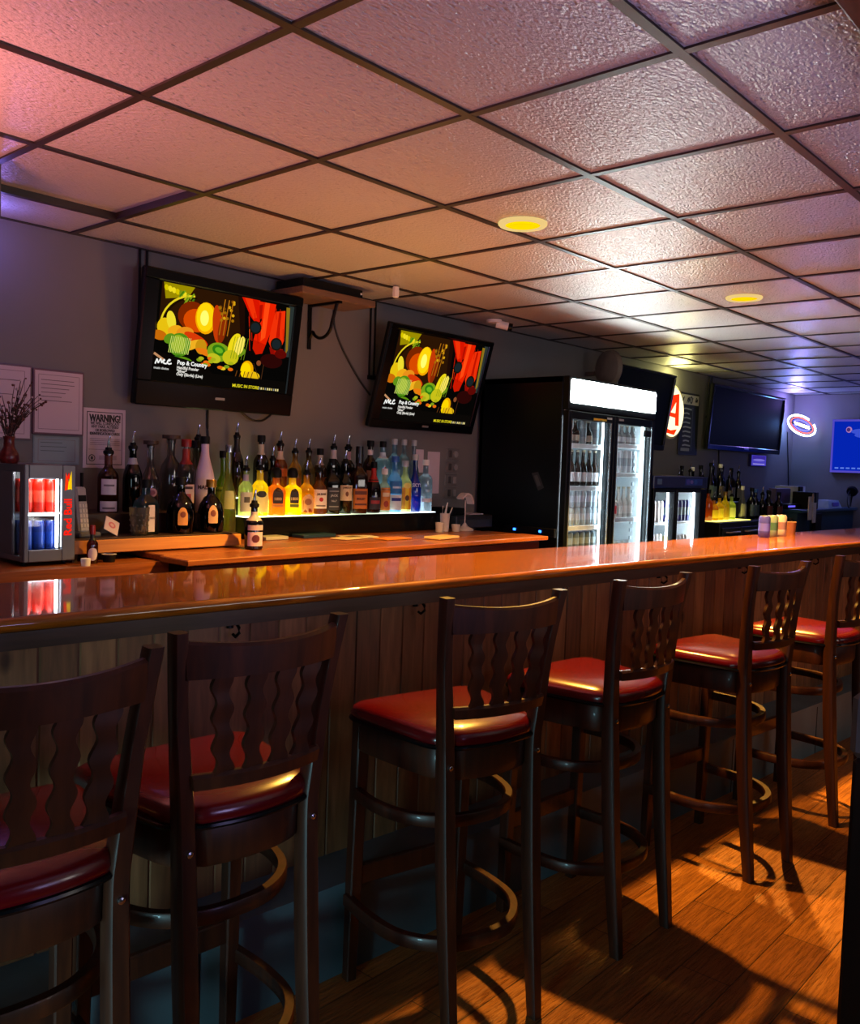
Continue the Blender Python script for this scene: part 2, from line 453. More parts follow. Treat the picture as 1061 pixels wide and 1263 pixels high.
def make_stool():
    t = empty('bar_stool', (0, 0, 0), 'x', 'bar stool', 'red-seated bar stools along the counter')
    ol = outline(.222, .165, -.165, .200)
    # seat cushion
    prof = [(.965, .752), (1.0, .759), (1.01, .774), (.985, .788), (.93, .797), (.80, .805), (.55, .812), (.25, .815)]
    mb = MB(); mb.loft([[(px * s, (py - .01) * s + .01, z) for px, py in ol] for s, z in prof], True)
    seat = mb.build('seat', M_red, t, True)
    mb = MB(); mb.tube([(px * 1.004, py * 1.004, .756) for px, py in ol], .0065, 8, closed=True)
    mb.build('piping', M_blackgloss, seat, True)
    al = outline(.208, .152, -.15, .186)
    mb = MB(); mb.loft([[(px * s, py * s, z) for px, py in al] for s, z in ((.90, .668), (.985, .668), (1.0, .675), (1.0, .746), (.98, .752))], True)
    mb.build('seat_apron', M_stool, t, True)
    for s in (-1, 1):
        mb = MB()
        mb.loft([[(s * cx + a * w, cy + b * w, z) for a, b in ((-1, -.8), (-.8, -1), (.8, -1), (1, -.8), (1, .8), (.8, 1), (-.8, 1), (-1, .8))]
                 for cx, cy, z, w in ((.188, .192, 0, .0155), (.186, .186, .3, .018), (.182, .176, .70, .0195), (.182, .176, .746, .0195))], True)
        mb.build('front_leg', M_stool, t, True)
        # back leg runs up into the back post
        c = smooth_path([(s * .140, -.222, 0), (s * .142, -.185, .38), (s * .144, -.166, .70), (s * .150, -.168, .80), (s * .168, -.180, .98), (s * .186, -.205, 1.142)], 5)
        mb = MB(); rings = []
        for i, p in enumerate(c):
            k = p.z / 1.142
            w = .0145 + .005 * math.sin(PI * min(1, k * 1.15)); d = .017 + .006 * math.sin(PI * min(1, k * 1.2))
            rings.append([(p.x + a * w, p.y + b * d, p.z) for a, b in ((-1, -.75), (-.75, -1), (.75, -1), (1, -.75), (1, .75), (.75, 1), (-.75, 1), (-1, .75))])
        mb.loft(rings, True); mb.build('back_leg', M_stool, t, True)
        mb = MB(); mb.M = Matrix.Translation((s * .144, -.190, .712)) @ Matrix.Rotation(PI / 2, 4, 'X')
        mb.lathe([(.0065, -.003), (.0065, .0015), (.0035, .0032), (.0005, .0034)], 10)
        mb.build('bolt', M_steel, t, True)
    def back_y(x, z):      # back plane with its bow
        k = (z - .80) / .342
        return -.168 - .034 * max(0, k) - .042 * (1 - (x / .185) ** 2)
    def rail(z0, z1, hw0, hw1, name, dip=0.0, th=.011):
        mb = MB(); rings = []; n = 18
        for i in range(n + 1):
            u = -1 + 2 * i / n
            x0, x1 = u * hw0, u * hw1
            zt = z1 - dip * (1 - u * u); 
            ya, yb = back_y(x0, z0), back_y(x1, zt)
            rings.append([(x0, ya - th, z0), (x0, ya + th, z0), (x1, yb + th, zt - .006), (x1, yb + th * .5, zt), (x1, yb - th * .5, zt), (x1, yb - th, zt - .006)])
        mb.loft(rings, True); return mb.build(name, M_stool, t, True)
    rail(1.052, 1.126, .169, .177, 'crest_rail', .012)
    rail(.836, .866, .143, .147, 'lower_back_rail', 0)
    for k in range(4):
        u = -1 + (k + 1) * 2 / 5
        mb = MB(); rings = []; n = 26
        for i in range(n + 1):
            z = .862 + (1.056 - .862) * i / n
            cx = u * (.143 + (.170 - .143) * i / n) * 1.02
            ph = 2 * PI * 3.25 * i / n
            cx += .0035 * math.sin(ph)
            w = .0178 + .0040 * math.cos(ph)
            y = back_y(cx, z)
            rings.append([(cx - w, y - .005, z), (cx + w, y - .005, z), (cx + w, y + .005, z), (cx - w, y + .005, z)])
        mb.loft(rings, True); mb.build('back_slat', M_stool, t, True)
    up = smooth_path([(-.196, .165, .545), (-.200, .05, .545), (-.165, -.055, .545), (-.09, -.118, .545), (0, -.134, .545), (.09, -.118, .545), (.165, -.055, .545), (.200, .05, .545), (.196, .165, .545)], 5)
    MB().strap(up, .022, .032).build('footrest_ring', M_stool, t, True)
    lo = smooth_path([(-.204, .19, .235), (-.208, .05, .235), (-.185, -.065, .235), (-.105, -.150, .235), (0, -.172, .235), (.105, -.150, .235), (.185, -.065, .235), (.208, .05, .235), (.204, .19, .235)], 5)
    MB().strap(lo, .024, .034).build('footrest_ring', M_stool, t, True)
    MB().bbox(-.175, .175, .176, .196, .272, .330, .004).build('front_stretcher', M_stool, t)
    return t
S0 = make_stool()
stools = [(-.02, .58, -.10, 'first red-seated bar stool at the mini cooler end, cut off by the picture edge'),
          (.44, .625, -.07, 'second bar stool from the mini cooler end, its seat in shade with a white glint'),
          (1.194, .57, -.228, 'third bar stool from the mini cooler end, its whole red seat showing'),
          (1.85, .522, -.074, 'fourth bar stool from the mini cooler end, standing before the lit patch of floor'),
          (2.647, .423, -.137, 'fifth bar stool from the mini cooler end, its side edges lit orange'),
          (3.408, .371, -.116, 'sixth and last bar stool in view along the counter, behind the dark half wall')]
for i, (x, y, r, lb) in enumerate(stools):
    o = S0 if i == 0 else copy_tree(S0)
    o.location = (x, y, 0); o.rotation_euler = (0, 0, r); o['label'] = lb

# half wall end post at the picture edge
hw = empty('half_wall', (.55, -.66, 0), 'dark wooden half wall end beside the lit floor at the picture edge', 'half wall')
def part(o, p):
    """parent a mesh built in world coordinates to its thing without moving it"""
    o.parent = p
    bpy.context.view_layer.update()
    o.matrix_parent_inverse = p.matrix_world.inverted()
    return o
def P(mbx, name, m, p, smooth=False): return part(mbx.build(name, m, None, smooth), p)

HW = wood('half_wall_wood', '#140d0a', '#221610', axis=2, scale=4, stretch=12, rough=.5, spec=.2)
P(MB().bbox(.708, 3.2, -.74, -.585, 0, 1.058, .006), 'panel', HW, hw)
P(MB().bbox(.704, 3.204, -.745, -.58, 1.058, 1.155, .01), 'cap_rail', plain('#5c5856', rough=.5, spec=.3), hw)

# grey box hanging from the ceiling by the left picture edge
sb = empty('ceiling_box', (.45, 2.2, 2.4), 'grey box hung from the ceiling above the notice frames', 'box')
P(MB().bbox(.30, .612, 2.075, 2.36, 2.205, ZC - .006, .008), 'housing', plain('#5a5856', rough=.6), sb)
P(MB().box(.33, .58, 2.07, 2.0755, 2.225, 2.375), 'grille', M_black, sb)

# ------------------------------------------------------------------ downlights
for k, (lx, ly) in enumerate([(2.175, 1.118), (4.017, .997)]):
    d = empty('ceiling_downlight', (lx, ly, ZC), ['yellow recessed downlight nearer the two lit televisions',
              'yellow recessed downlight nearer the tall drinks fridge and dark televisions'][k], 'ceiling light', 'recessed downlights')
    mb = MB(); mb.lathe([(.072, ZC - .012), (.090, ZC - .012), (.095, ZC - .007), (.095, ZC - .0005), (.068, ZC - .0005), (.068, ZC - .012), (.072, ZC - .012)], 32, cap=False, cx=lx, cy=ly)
    P(mb, 'trim_ring', emit('#ffd98a', .85), d, True)  # light of the lens on the ring is put in as emission
    mb = MB(); mb.lathe([(.070, ZC - .009), (.05, ZC - .008), (.001, ZC - .008)], 32, cap=False, cx=lx, cy=ly)
    P(mb, 'lens', emit('#ffc800', 1.25), d, True)

# ------------------------------------------------------------------ text / flat shapes
def patch(poly, col, y=0.0):
    return poly, col, y
class Pic:
    """flat coloured artwork on a plane: origin o, axes u (right), v (up), normal n"""
    def __init__(s, o, u, v, n, step=.0003):
        s.o, s.u, s.v, s.n = map(Vector, (o, u, v, n)); s.mb = MB(); s.k = 0; s.step = step
    def at(s, a, b): return tuple(s.o + s.u * a + s.v * b + s.n * (s.step * s.k))
    def poly(s, pts, col):
        s.k += 1; s.mb.add([s.at(a, b) for a, b in pts], [tuple(range(len(pts)))], 0, lin(col)); return s
    def rect(s, a0, a1, b0, b1, col): return s.poly([(a0, b0), (a1, b0), (a1, b1), (a0, b1)], col)
    def ell(s, a, b, ra, rb, col, rot=0, n=20):
        c, q = math.cos(rot), math.sin(rot)
        return s.poly([(a + ra * math.cos(t) * c - rb * math.sin(t) * q, b + ra * math.cos(t) * q + rb * math.sin(t) * c) for t in [2 * PI * i / n for i in range(n)]], col)
    def line(s, pts, w, col):
        for (a0, b0), (a1, b1) in zip(pts[:-1], pts[1:]):
            l = math.hypot(a1 - a0, b1 - b0) or 1; p, q = -(b1 - b0) / l * w / 2, (a1 - a0) / l * w / 2
            s.poly([(a0 + p, b0 + q), (a0 - p, b0 - q), (a1 - p, b1 - q), (a1 + p, b1 + q)], col); s.k -= 1
        s.k += 1; return s
    def text(s, t, a, b, size, col, align='c', bold=.012, aspect=1.0, rot=0, fit=None):
        s.k += 1; vs, fs, w = text_geo(t, size, bold)
        if fit: aspect = fit / w
        off = {'c': 0, 'l': w / 2, 'r': -w / 2}[align]; c, q = math.cos(rot), math.sin(rot)
        vv = [((x * aspect + off * aspect), y) for x, y in vs]
        s.mb.add([s.at(a + x * c - y * q, b + x * q + y * c) for x, y in vv], fs, 0, lin(col)); return s

def print_mat():
    k = 'print'
    if k in MATS: return MATS[k]
    m, nt, N, L = nodes_of('printed_surface')
    a = N.new('ShaderNodeVertexColor'); a.layer_name = 'Col'
    L.new(a.outputs['Color'], N['Principled BSDF'].inputs['Base Color']); N['Principled BSDF'].inputs['Roughness'].default_value = .6
    MATS[k] = m; return m

def still_life(p, w, h):
    """a bowl of vegetables and two red flowers on black, w x h metres"""
    X = lambda a: a * w; Y = lambda b: b * h
    E_ = lambda a, b, ra, rb, c, r=0: p.ell(X(a), Y(b), X(ra), Y(rb), c, r)
    Lr = random.Random(3)
    p.rect(0, w, 0, h, '#060504')
    p.rect(X(.02), X(.60), Y(.42), Y(.99), '#2a1404')
    p.poly([(X(.03), Y(.99)), (X(.24), Y(.99)), (X(.20), Y(.88)), (X(.05), Y(.83))], '#9a8a00')
    for i in range(7): E_(.05 + .025 * i, .94 - .008 * i, .014, .03, Lr.choice(['#d8c400', '#7d9010', '#f0dc20']), .4)
    # basket handle arc
    p.line([(X(.03 + .24 * (1 - math.cos(t)) * .9), Y(.56 + .34 * math.sin(t))) for t in [PI * .5 * i / 9 for i in range(10)]], .012 * w, '#e8d020')
    p.line([(X(.045 + .24 * (1 - math.cos(t)) * .9), Y(.545 + .34 * math.sin(t))) for t in [PI * .5 * i / 9 for i in range(10)]], .010 * w, '#1a0c00')
    for i in range(16):
        a, b = Lr.uniform(.12, .25), Lr.uniform(.68, .88)
        p.line([(X(a), Y(b)), (X(a + .025), Y(b + .06))], .010 * w, Lr.choice(['#3f7a10', '#7fa018', '#b0b818']))
    E_(.24, .70, .10, .15, '#7a2400'); E_(.27, .66, .09, .12, '#d84a00')
    E_(.335, .70, .075, .165, '#f7a800', .05); E_(.33, .71, .062, .150, '#ffd60a', .05); E_(.325, .70, .03, .08, '#ffff70', .05)
    E_(.42, .66, .035, .20, '#c23a06', .15); E_(.46, .62, .03, .16, '#8a2a04', -.1)
    for i in range(20):
        a, b = Lr.uniform(.42, .53), Lr.uniform(.70, .92)
        E_(a, b, .011, .016, Lr.choice(['#a06a08', '#d8a010', '#6a3a04']))
    for a in (.44, .47, .50): p.line([(X(a), Y(.55)), (X(a + .02), Y(.93))], .007 * w, '#b06a10')
    # root vegetables and lettuce
    for a, b, ra, rb, c in [(.06, .55, .05, .09, '#e8c010'), (.10, .62, .03, .10, '#f0dc30'), (.03, .46, .05, .05, '#c86a08'), (.13, .53, .05, .05, '#f0a818'),
                            (.20, .52, .06, .06, '#e8901a'), (.28, .47, .09, .05, '#d83a08'), (.25, .40, .10, .045, '#f0b020'), (.32, .40, .04, .08, '#c89010'), (.38, .34, .10, .035, '#e87a10')]:
        E_(a, b, ra, rb, c, Lr.uniform(-.4, .4))
    for a, b, ra, rb, c in [(.17, .39, .075, .12, '#4f8a14'), (.16, .40, .05, .09, '#93b020'), (.10, .44, .04, .05, '#5f9018'), (.45, .37, .085, .10, '#7aa018'), (.45, .39, .05, .055, '#2f7a10'), (.45, .39, .03, .03, '#6ab020'),
                            (.42, .30, .05, .05, '#c0c020'), (.60, .40, .05, .05, '#6a9018'), (.15, .22, .055, .05, '#2f6a10'), (.22, .24, .05, .03, '#5a8a10')]:
        E_(a, b, ra, rb, c, Lr.uniform(-.5, .5))
    for i in range(12):
        a = .10 + .012 * i; p.line([(X(a), Y(.30)), (X(a + .012), Y(.47))], .004 * w, '#d8e070')
    E_(.565, .45, .05, .15, '#f0d818', -.25); E_(.60, .47, .035, .11, '#ffe860', -.3); E_(.54, .33, .06, .08, '#c8c018')
    for i in range(6): p.line([(X(.54 + .02 * i), Y(.32)), (X(.56 + .02 * i), Y(.56))], .004 * w, '#6a8a10')
    for i in range(14): E_(Lr.uniform(.30, .56), Lr.uniform(.20, .30), .02, .018, Lr.choice(['#e8c820', '#a8b018', '#e86a10', '#7a9a18']))
    E_(.675, .22, .05, .10, '#f0a800'); E_(.665, .21, .04, .09, '#ffd800'); E_(.72, .16, .06, .05, '#e8b810')
    for i in range(5): p.line([(X(.58 + .03 * i), Y(.05)), (X(.60 + .03 * i), Y(.20))], .006 * w, '#6a3a10')
    # red flowers
    p.poly([(X(.55), Y(.99)), (X(.60), Y(.99)), (X(.63), Y(.60)), (X(.60), Y(.55))], '#1c0a04')
    for pl, c in (([(.58, .99), (.72, .99), (.735, .76), (.70, .74), (.66, .80)], '#d81400'), ([(.60, .99), (.66, .99), (.71, .80), (.68, .78)], '#f03208'), ([(.71, .98), (.85, .98), (.84, .72), (.80, .52), (.74, .48), (.70, .56), (.72, .70), (.75, .78)], '#e82000'),
                  ([(.76, .98), (.80, .98), (.79, .60), (.755, .55)], '#ff4810'), ([(.72, .94), (.745, .95), (.745, .80), (.73, .78)], '#b00e00'), ([(.85, .90), (.93, .93), (.945, .60), (.92, .48), (.86, .46), (.82, .56), (.83, .72)], '#f03008'), ([(.88, .90), (.90, .90), (.90, .60), (.875, .54)], '#c01400'),
                  ([(.70, .56), (.80, .52), (.78, .42), (.73, .40), (.70, .46)], '#c81800'), ([(.83, .50), (.945, .50), (.93, .40), (.86, .38)], '#8a0c04'), ([(.86, .42), (.93, .41), (.90, .33), (.87, .34)], '#4a0603')):
        p.poly([(X(a), Y(b)) for a, b in pl], c)
    for i in range(16):
        a = Lr.uniform(.62, .93); b = Lr.uniform(.55, .95); p.line([(X(a), Y(b)), (X(a + .012), Y(b - .12))], .005 * w, Lr.choice(['#a80c00', '#ff5a18', '#c81800']))
    for cx, cy in ((.705, .69), (.885, .545)):
        E_(cx, cy, .048, .072, '#1a1208'); E_(cx, cy, .036, .054, '#182226')
    p.rect(X(.955), w, Y(.42), Y(.99), '#2a3230')
    p.poly([(X(.935), Y(.97)), (X(.965), Y(.97)), (X(.985), Y(.50)), (X(.97), Y(.45))], '#8a7018')
    E_(.86, .35, .09, .08, '#2a0605'); E_(.93, .44, .05, .05, '#5a0804')
    p.line([(X(.80), Y(.30)), (X(.79), Y(.06))], .005 * w, '#4a2a14'); p.line([(X(.72), Y(.30)), (X(.80), Y(.05))], .005 * w, '#3a2010')
    E_(.76, .31, .018, .03, '#8a4a28')
    p.rect(0, w, 0, Y(.135), '#0b0806'); p.poly([(0, Y(.135)), (X(.42), Y(.135)), (X(.34), Y(.22)), (0, Y(.30))], '#0b0705')
    p.line([(X(-.005 + .01), Y(.275)), (X(.075), Y(.215))], .014 * w, '#c08a60')
    # channel mark and caption
    m = [(.02, .085), (.035, .155), (.05, .10), (.072, .165), (.085, .105), (.10, .15), (.115, .15), (.10, .135), (.10, .11), (.12, .10), (.135, .105), (.15, .155), (.165, .165), (.17, .15), (.145, .145), (.14, .115), (.16, .10), (.185, .115)]
    p.line([(X(a * .66 + .005), Y(b * .75 + .105)) for a, b in m], .009 * w, '#f0f0ec')
    p.text('music choice', X(.012), Y(.132), .019 * w, '#c8c8c4', 'l', .03)
    p.text('Pop & Country', X(.165), Y(.205), .034 * w, '#f4f4f0', 'l', .04)
    for i, s in enumerate(('Handful Ponder', '"Silver"', 'Only (Single) (Live)')):
        p.text(s, X(.165), Y(.158 - .036 * i), .024 * w, '#e0dcd4', 'l', .04)
    p.text('MUSIC IN STORE', X(.575), Y(.035), .028 * w, '#e8d820', 'l', .02)
    for i in range(10): p.rect(X(.78 + .017 * i), X(.79 + .017 * i), Y(.02), Y(.045), Lr.choice(['#e8d890', '#c8b060', '#8a8a80']))

def television(label, xl, xr, yt, yb, zt, zb, scr, on, name='television', mount=True, thick=.085):
    """flat television tilted forward: front face from (yt,zt) to (yb,zb); scr = margins (l, r, t, b)"""
    o = Vector((xl, yb, zb)); v = Vector((0, yt - yb, zt - zb)); H = v.length; v.normalize()
    u = Vector((1, 0, 0)); n = u.cross(v); W = xr - xl     # n points out of the screen
    t = empty(name, ((xl + xr) / 2, YW1, (zt + zb) / 2), label, 'television')
    def box(mbx, a0, a1, b0, b1, c0, c1, r=.006):
        mbx.M = Matrix(((u.x, v.x, n.x, o.x), (u.y, v.y, n.y, o.y), (u.z, v.z, n.z, o.z), (0, 0, 0, 1)))
        return mbx.bbox(a0, a1, b0, b1, c0, c1, r)
    l, r, tt, bb = scr
    mb = box(MB(), 0, W, 0, H, -.045, -.012)
    box(mb, W * .12, W * .88, H * .12, H * .85, -thick, -.04, .012)
    P(mb, 'housing', M_black, t)
    mb = MB()
    for a in ((0, W, 0, bb), (0, W, H - tt, H), (0, l, bb - .004, H - tt + .004), (W - r, W, bb - .004, H - tt + .004)):
        box(mb, a[0], a[1], a[2], a[3], -.012, 0)
    P(mb, 'bezel', M_blackgloss, t)
    p = Pic(o + u * l + v * bb - n * .0115, u, v, n, .00002)
    sw, sh = W - l - r, H - tt - bb
    if on == 'still':
        still_life(p, sw, sh); P(p.mb, 'screen', picture_mat(1.0), t)
    elif on == 'blue':
        p.rect(0, sw, 0, sh, '#0a22b4'); p.ell(sw * .22, sh * .86, .03, .03, '#b06aa8'); p.ell(sw * .225, sh * .86, .015, .015, '#382a60')
        p.ell(sw * .50, sh * .80, .16, .05, '#3448c8'); p.ell(sw * .62, sh * .74, .12, .04, '#3448c8')
        for i in range(6): p.rect(.05 + .075 * i, .05 + .075 * i + .05, .03, .045, '#5a78d8')
        P(p.mb, 'screen', picture_mat(1.0), t)
    else:
        mb = MB(); mb.M = Matrix.Identity(4); mb.add([p.at(0, 0), p.at(sw, 0), p.at(sw, sh), p.at(0, sh)], [(0, 1, 2, 3)])
        P(mb, 'screen', plain('#060f13', rough=.6, spec=.08, var=.03), t)
    mb = box(MB(), W * .47, W * .53, bb * .45, bb * .45 + .012, 0, .0012, .0005)
    P(mb, 'badge', plain('#9aa0a4', rough=.3, metal=.6), t)
    if mount:
        mb = MB()
        for a in (.06, .10): mb.tube([(xl + W * a, YW1 - .012, ZC - .004), (xl + W * a, YW1 - .012, (zt + zb) / 2)], .006, 8)
        cz = (zt + zb) / 2; cy = (yt + yb) / 2 + .06
        mb.box(xl + W * .4, xl + W * .6, YW1 - .02, YW1 - .002, cz - .12, cz + .12)
        mb.box(xl + W * .46, xl + W * .54, min(cy, YW1 - .03), YW1 - .015, cz - .04, cz + .04)
        mb.box(xl + W * .05, xl + W * .5, YW1 - .018, YW1 - .006, cz - .012, cz + .012)
        P(mb, 'wall_mount', M_black, t)
    return t, o, u, v, n, W, H

tv1 = television('lit television nearest the notice frames, showing a bowl of vegetables and red flowers', 1.488, 2.397, 2.66, 2.745, 2.294, 1.683, (.075, .052, .05, .115), 'still')
tv2 = television('lit television between the wall bracket shelf and the drinks fridge, showing vegetables and red flowers', 2.976, 3.922, 2.58, 2.74, 2.246, 1.657, (.068, .045, .030, .052), 'still')
tv4 = television('dark television hung beyond the drinks fridge, seen partly behind it', 5.645, 6.630, 2.65, 2.745, 2.300, 1.64, (.03, .03, .03, .05), 'off')
tv3 = television('large dark television on the wall above the far bottles', 7.512, 9.38, 2.70, 2.74, 2.315, 1.687, (.03, .03, .03, .05), 'off')
# cables under the first television
for pts, n in (([(1.93, 2.8185, 1.72), (1.93, 2.8185, 1.62), (1.935, 2.8185, 1.52), (1.93, 2.8185, 1.45)], 'dark cable hanging down the wall beneath the nearest lit television'),
               ([(2.10, 2.78, 1.69), (2.16, 2.78, 1.655), (2.23, 2.78, 1.65), (2.29, 2.78, 1.685)], 'looped black cable sagging below the nearest lit television'),
               ([(2.745, 2.8185, 2.298), (2.76, 2.8185, 2.20), (2.83, 2.8185, 2.08), (2.95, 2.8185, 1.94), (3.05, 2.8185, 1.85)], 'dark cable sloping from the bracket shelf to the television by the fridge'),
               ([(9.80, 2.8185, 1.96), (9.84, 2.8185, 1.75), (9.90, 2.8185, 1.5), (9.94, 2.8185, 1.20), (9.94, 2.8185, 1.135)], 'thin cord trailing down the wall from the oval neon sign'),
               ([(7.95, 2.8185, 1.70), (7.97, 2.8185, 1.5), (7.95, 2.8185, 1.2)], 'dark cord below the large dark television')):
    tag(MB().tube(smooth_path(pts, 6), .006, 6).build('cable', M_cable, None, True), n, 'cable')

# bracket shelf with a receiver box
sh = empty('bracket_shelf', (2.55, 2.8, 2.28), 'small brown wall shelf on a black scroll bracket between the lit televisions', 'shelf')
P(MB().bbox(2.30, 2.82, 2.56, 2.82, 2.300, 2.335, .004), 'shelf_board', wood('shelf_board_wood', '#5c4436', '#7a5c48', axis=0), sh)
mb = MB(); mb.strap([(2.57, 2.815, 2.300), (2.57, 2.815, 2.06)], .022, .008)
sp = [(2.57, 2.81 - .0, 2.12)] + [(2.57, 2.72 + .085 * math.cos(t), 2.20 + .085 * math.sin(t)) for t in [-.6 - .35 * i for i in range(8)]] + [(2.57, 2.60, 2.29)]
mb.tube(smooth_path(sp, 4), .009, 8); mb.box(2.56, 2.58, 2.57, 2.82, 2.287, 2.300)
P(mb, 'scroll_bracket', M_iron, sh, True)
rb = empty('receiver_box', (2.5, 2.7, 2.335), 'flat black receiver box lying on the bracket shelf', 'receiver')
P(MB().bbox(2.32, 2.74, 2.58, 2.80, 2.3355, 2.382, .004), 'housing', M_black, rb)
P(MB().box(2.72, 2.73, 2.578, 2.5802, 2.355, 2.365), 'indicator', M_white, rb)

# ceiling gadgets
cm = empty('security_camera', (3.95, 2.60, ZC), 'white dome security camera under the ceiling by the drinks fridge', 'camera')
P(MB().lathe([(.05, ZC - .0055), (.05, ZC - .025), (.03, ZC - .03)], 16, cx=3.93, cy=2.60), 'base', M_white, cm, True)
mb = MB(); mb.tube([(3.94, 2.59, ZC - .03), (3.99, 2.53, ZC - .045)], .026, 12); P(mb, 'camera_body', M_white, cm, True)
mb = MB(); mb.tube([(3.99, 2.53, ZC - .045), (4.005, 2.508, ZC - .05)], .0235, 12); P(mb, 'lens', M_blackgloss, cm, True)
sn = empty('motion_sensor', (2.797, 2.39, ZC), 'small white sensor hanging from the ceiling above the bracket shelf', 'sensor')
P(MB().bbox(2.782, 2.812, 2.375, 2.405, ZC - .065, ZC - .0055, .006), 'sensor_body', M_white, sn)

# ------------------------------------------------------------------ notices on the wall
M_paper = plain('#c9b4bd', rough=.7, var=.04)
def notice(label, x0, x1, z0, z1, frame, paper, draw, name='framed_notice', th=.012):
    t = empty(name, ((x0 + x1) / 2, YW1, (z0 + z1) / 2), label, 'notice')
    y = YW1 - .001
    P(MB().bbox(x0, x1, y - th, y, z0, z1, .003), 'frame', frame, t)
    p = Pic((x0 + .008, y - th - .0006, z0 + .008), (1, 0, 0), (0, 0, 1), (0, -1, 0), .0002)
    w, h = x1 - x0 - .016, z1 - z0 - .016
    p.rect(0, w, 0, h, paper); draw(p, w, h); P(p.mb, 'sheet', print_mat(), t)
    return t
def lines(n, top=.9, bot=.1, col='#6a5a62', mx=.12):
    def d(p, w, h):
        r = random.Random(n)
        for a in (mx * .6, 1 - mx * .6): p.rect(w * a - .001, w * a + .001, h * .06, h * .94, '#7a6a72')
        for b in (.06, .94): p.rect(w * mx * .6, w * (1 - mx * .6), h * b - .001, h * b + .001, '#7a6a72')
        for i in range(n):
            b = top - (top - bot) * i / n; a1 = r.uniform(.55, 1 - mx)
            p.rect(w * mx, w * a1, h * b, h * b + .003, col)
    return d
notice('pale framed licence sheet on the wall behind the dried stems', .70, 1.052, 1.50, 1.812, plain('#6a5560', rough=.5), '#bfaab4', lines(8))
notice('pale framed certificate next to the warning notice, in a mauve frame', 1.056, 1.282, 1.528, 1.806, plain('#6a4a58', rough=.5), '#c4afb8', lines(6, .85, .45))
notice('grey green sheet pinned below the mauve framed certificate', 1.062, 1.268, 1.40, 1.522, plain('#7a8c90', rough=.6), '#84989c', lines(3, .8, .3, '#5a6a70'), 'pinned_sheet', .004)
def warn(p, w, h):
    p.rect(w * .04, w * .96, h * .03, h * .97, '#3a3038'); p.rect(w * .06, w * .94, h * .045, h * .955, '#c8b4bc')
    for d in (-.0012, -.0004, .0004, .0012): p.text('WARNING!', w * .5 + d, h * .86, .046, '#1c1418', bold=.018, fit=w * .79)
    for i, s in enumerate(('WE WILL CONFISCATE', 'ANY FAKE, ALTERED', 'OR BORROWED', 'IDENTIFICATION CARDS')):
        for d in (-.0004, .0004): p.text(s, w * .5 + d, h * (.765 - .06 * i), .0175, '#241a20', bold=.012, fit=w * (.74, .70, .50, .76)[i])
    for i in range(4): p.rect(w * .12, w * .88, h * (.49 - .035 * i), h * (.497 - .035 * i), '#6a5a62')
    p.rect(w * .08, w * .92, h * .30, h * .305, '#3a3038')
    p.ell(w * .17, h * .15, .016, .016, '#3a3038'); p.ell(w * .17, h * .15, .012, .012, '#c8b4bc'); p.ell(w * .17, h * .15, .006, .008, '#3a3038')
    p.rect(w * .35, w * .8, h * .12, h * .2, '#a8949c')
notice('white warning notice about fake identification, behind the brown whisky bottle', 1.284, 1.488, 1.388, 1.656, M_paper, '#c8b4bc', warn, 'warning_notice', .004)
for x0, x1, z0, z1, lb in ((3.462, 3.545, 1.40, 1.545, 'small white sheet taped to the wall behind the blue vodka bottle'), (3.585, 3.702, 1.268, 1.535, 'white sheet taped to the wall behind the clear vodka bottle')):
    tag(MB().bbox(x0, x1, YW1 - .003, YW1 - .0001, z0, z1, .0008).build('paper_sheet', M_paper), lb, 'paper')
# stack of wall switch plates
for k in range(4):
    z = 1.525 - .085 * k; x = 3.765
    t = empty('switch_plate', (x + .06, YW1, z), ['grey switch plate with a round dial, topmost of the four beside the fridge', 'grey switch plate with a dial, directly under the topmost of the four',
              'grey switch plate with two rockers, third down of the four beside the fridge', 'grey switch plate with two rockers, lowest of the four beside the fridge'][k], 'switch', 'switch plates beside the fridge')
    P(MB().bbox(x - .005 * k, x + .125 - .005 * k, YW1 - .008, YW1 - .0005, z - .033, z + .036, .003), 'plate', plain('#6c6866', rough=.45), t)
    P(MB().bbox(x + .02, x + .045, YW1 - .014, YW1 - .007, z - .022, z + .024, .002), 'rocker', plain('#3c3a3a', rough=.5), t)
    mb = MB(); mb.M = Matrix.Translation((x + .085, YW1 - .007, z)) @ Matrix.Rotation(PI / 2, 4, 'X')
    mb.lathe([(.022, 0), (.020, .010), (.001, .011)], 16) if k < 2 else mb.bbox(-.014, .014, -.022, .022, 0, .007, .002)
    P(mb, 'dial' if k < 2 else 'rocker', plain('#8c8886', rough=.4), t, k < 2)

# ------------------------------------------------------------------ back counters
ZL, ZR, ZS = 1.03, 1.055, 1.12
cl = empty('back_counter', (.2, 2.5, 0), 'lower back counter under the mini cooler, orange wood front edge', 'counter')
mb = MB(); mb.loft([[(x, y, z) for x, y in ((-1.9, 2.17), (1.335, 2.20), (1.30, 2.335), (1.30, 2.823), (-1.9, 2.823))] for z in (ZL - .045, ZL)], True); P(mb, 'worktop', M_wood_back, cl)
P(MB().box(-1.9, 1.28, 2.25, 2.82, 0, ZL - .046), 'cabinet', M_dkwood, cl)
cr_ = empty('back_counter', (2.5, 2.4, 0), 'long back counter of wooden planks below the black lit bottle riser', 'counter')
mb = MB()
for y0, y1, dz, xe in ((2.0, 2.20, 0, 3.76), (2.204, 2.42, .001, 3.72), (2.424, 2.62, .002, 3.66), (2.624, 2.823, .001, 3.62)):
    mb.bbox(1.29 + max(0, (y0 - 2.0)) * .12, xe, y0, y1, ZR - .024, ZR + dz, .004)
P(mb, 'worktop', M_wood_back, cr_)
mb = MB(); mb.bbox(1.34, 3.74, 2.05, 2.09, ZR - .085, ZR - .034, .003); P(mb, 'front_rail', M_redwood, cr_)
mb = MB()
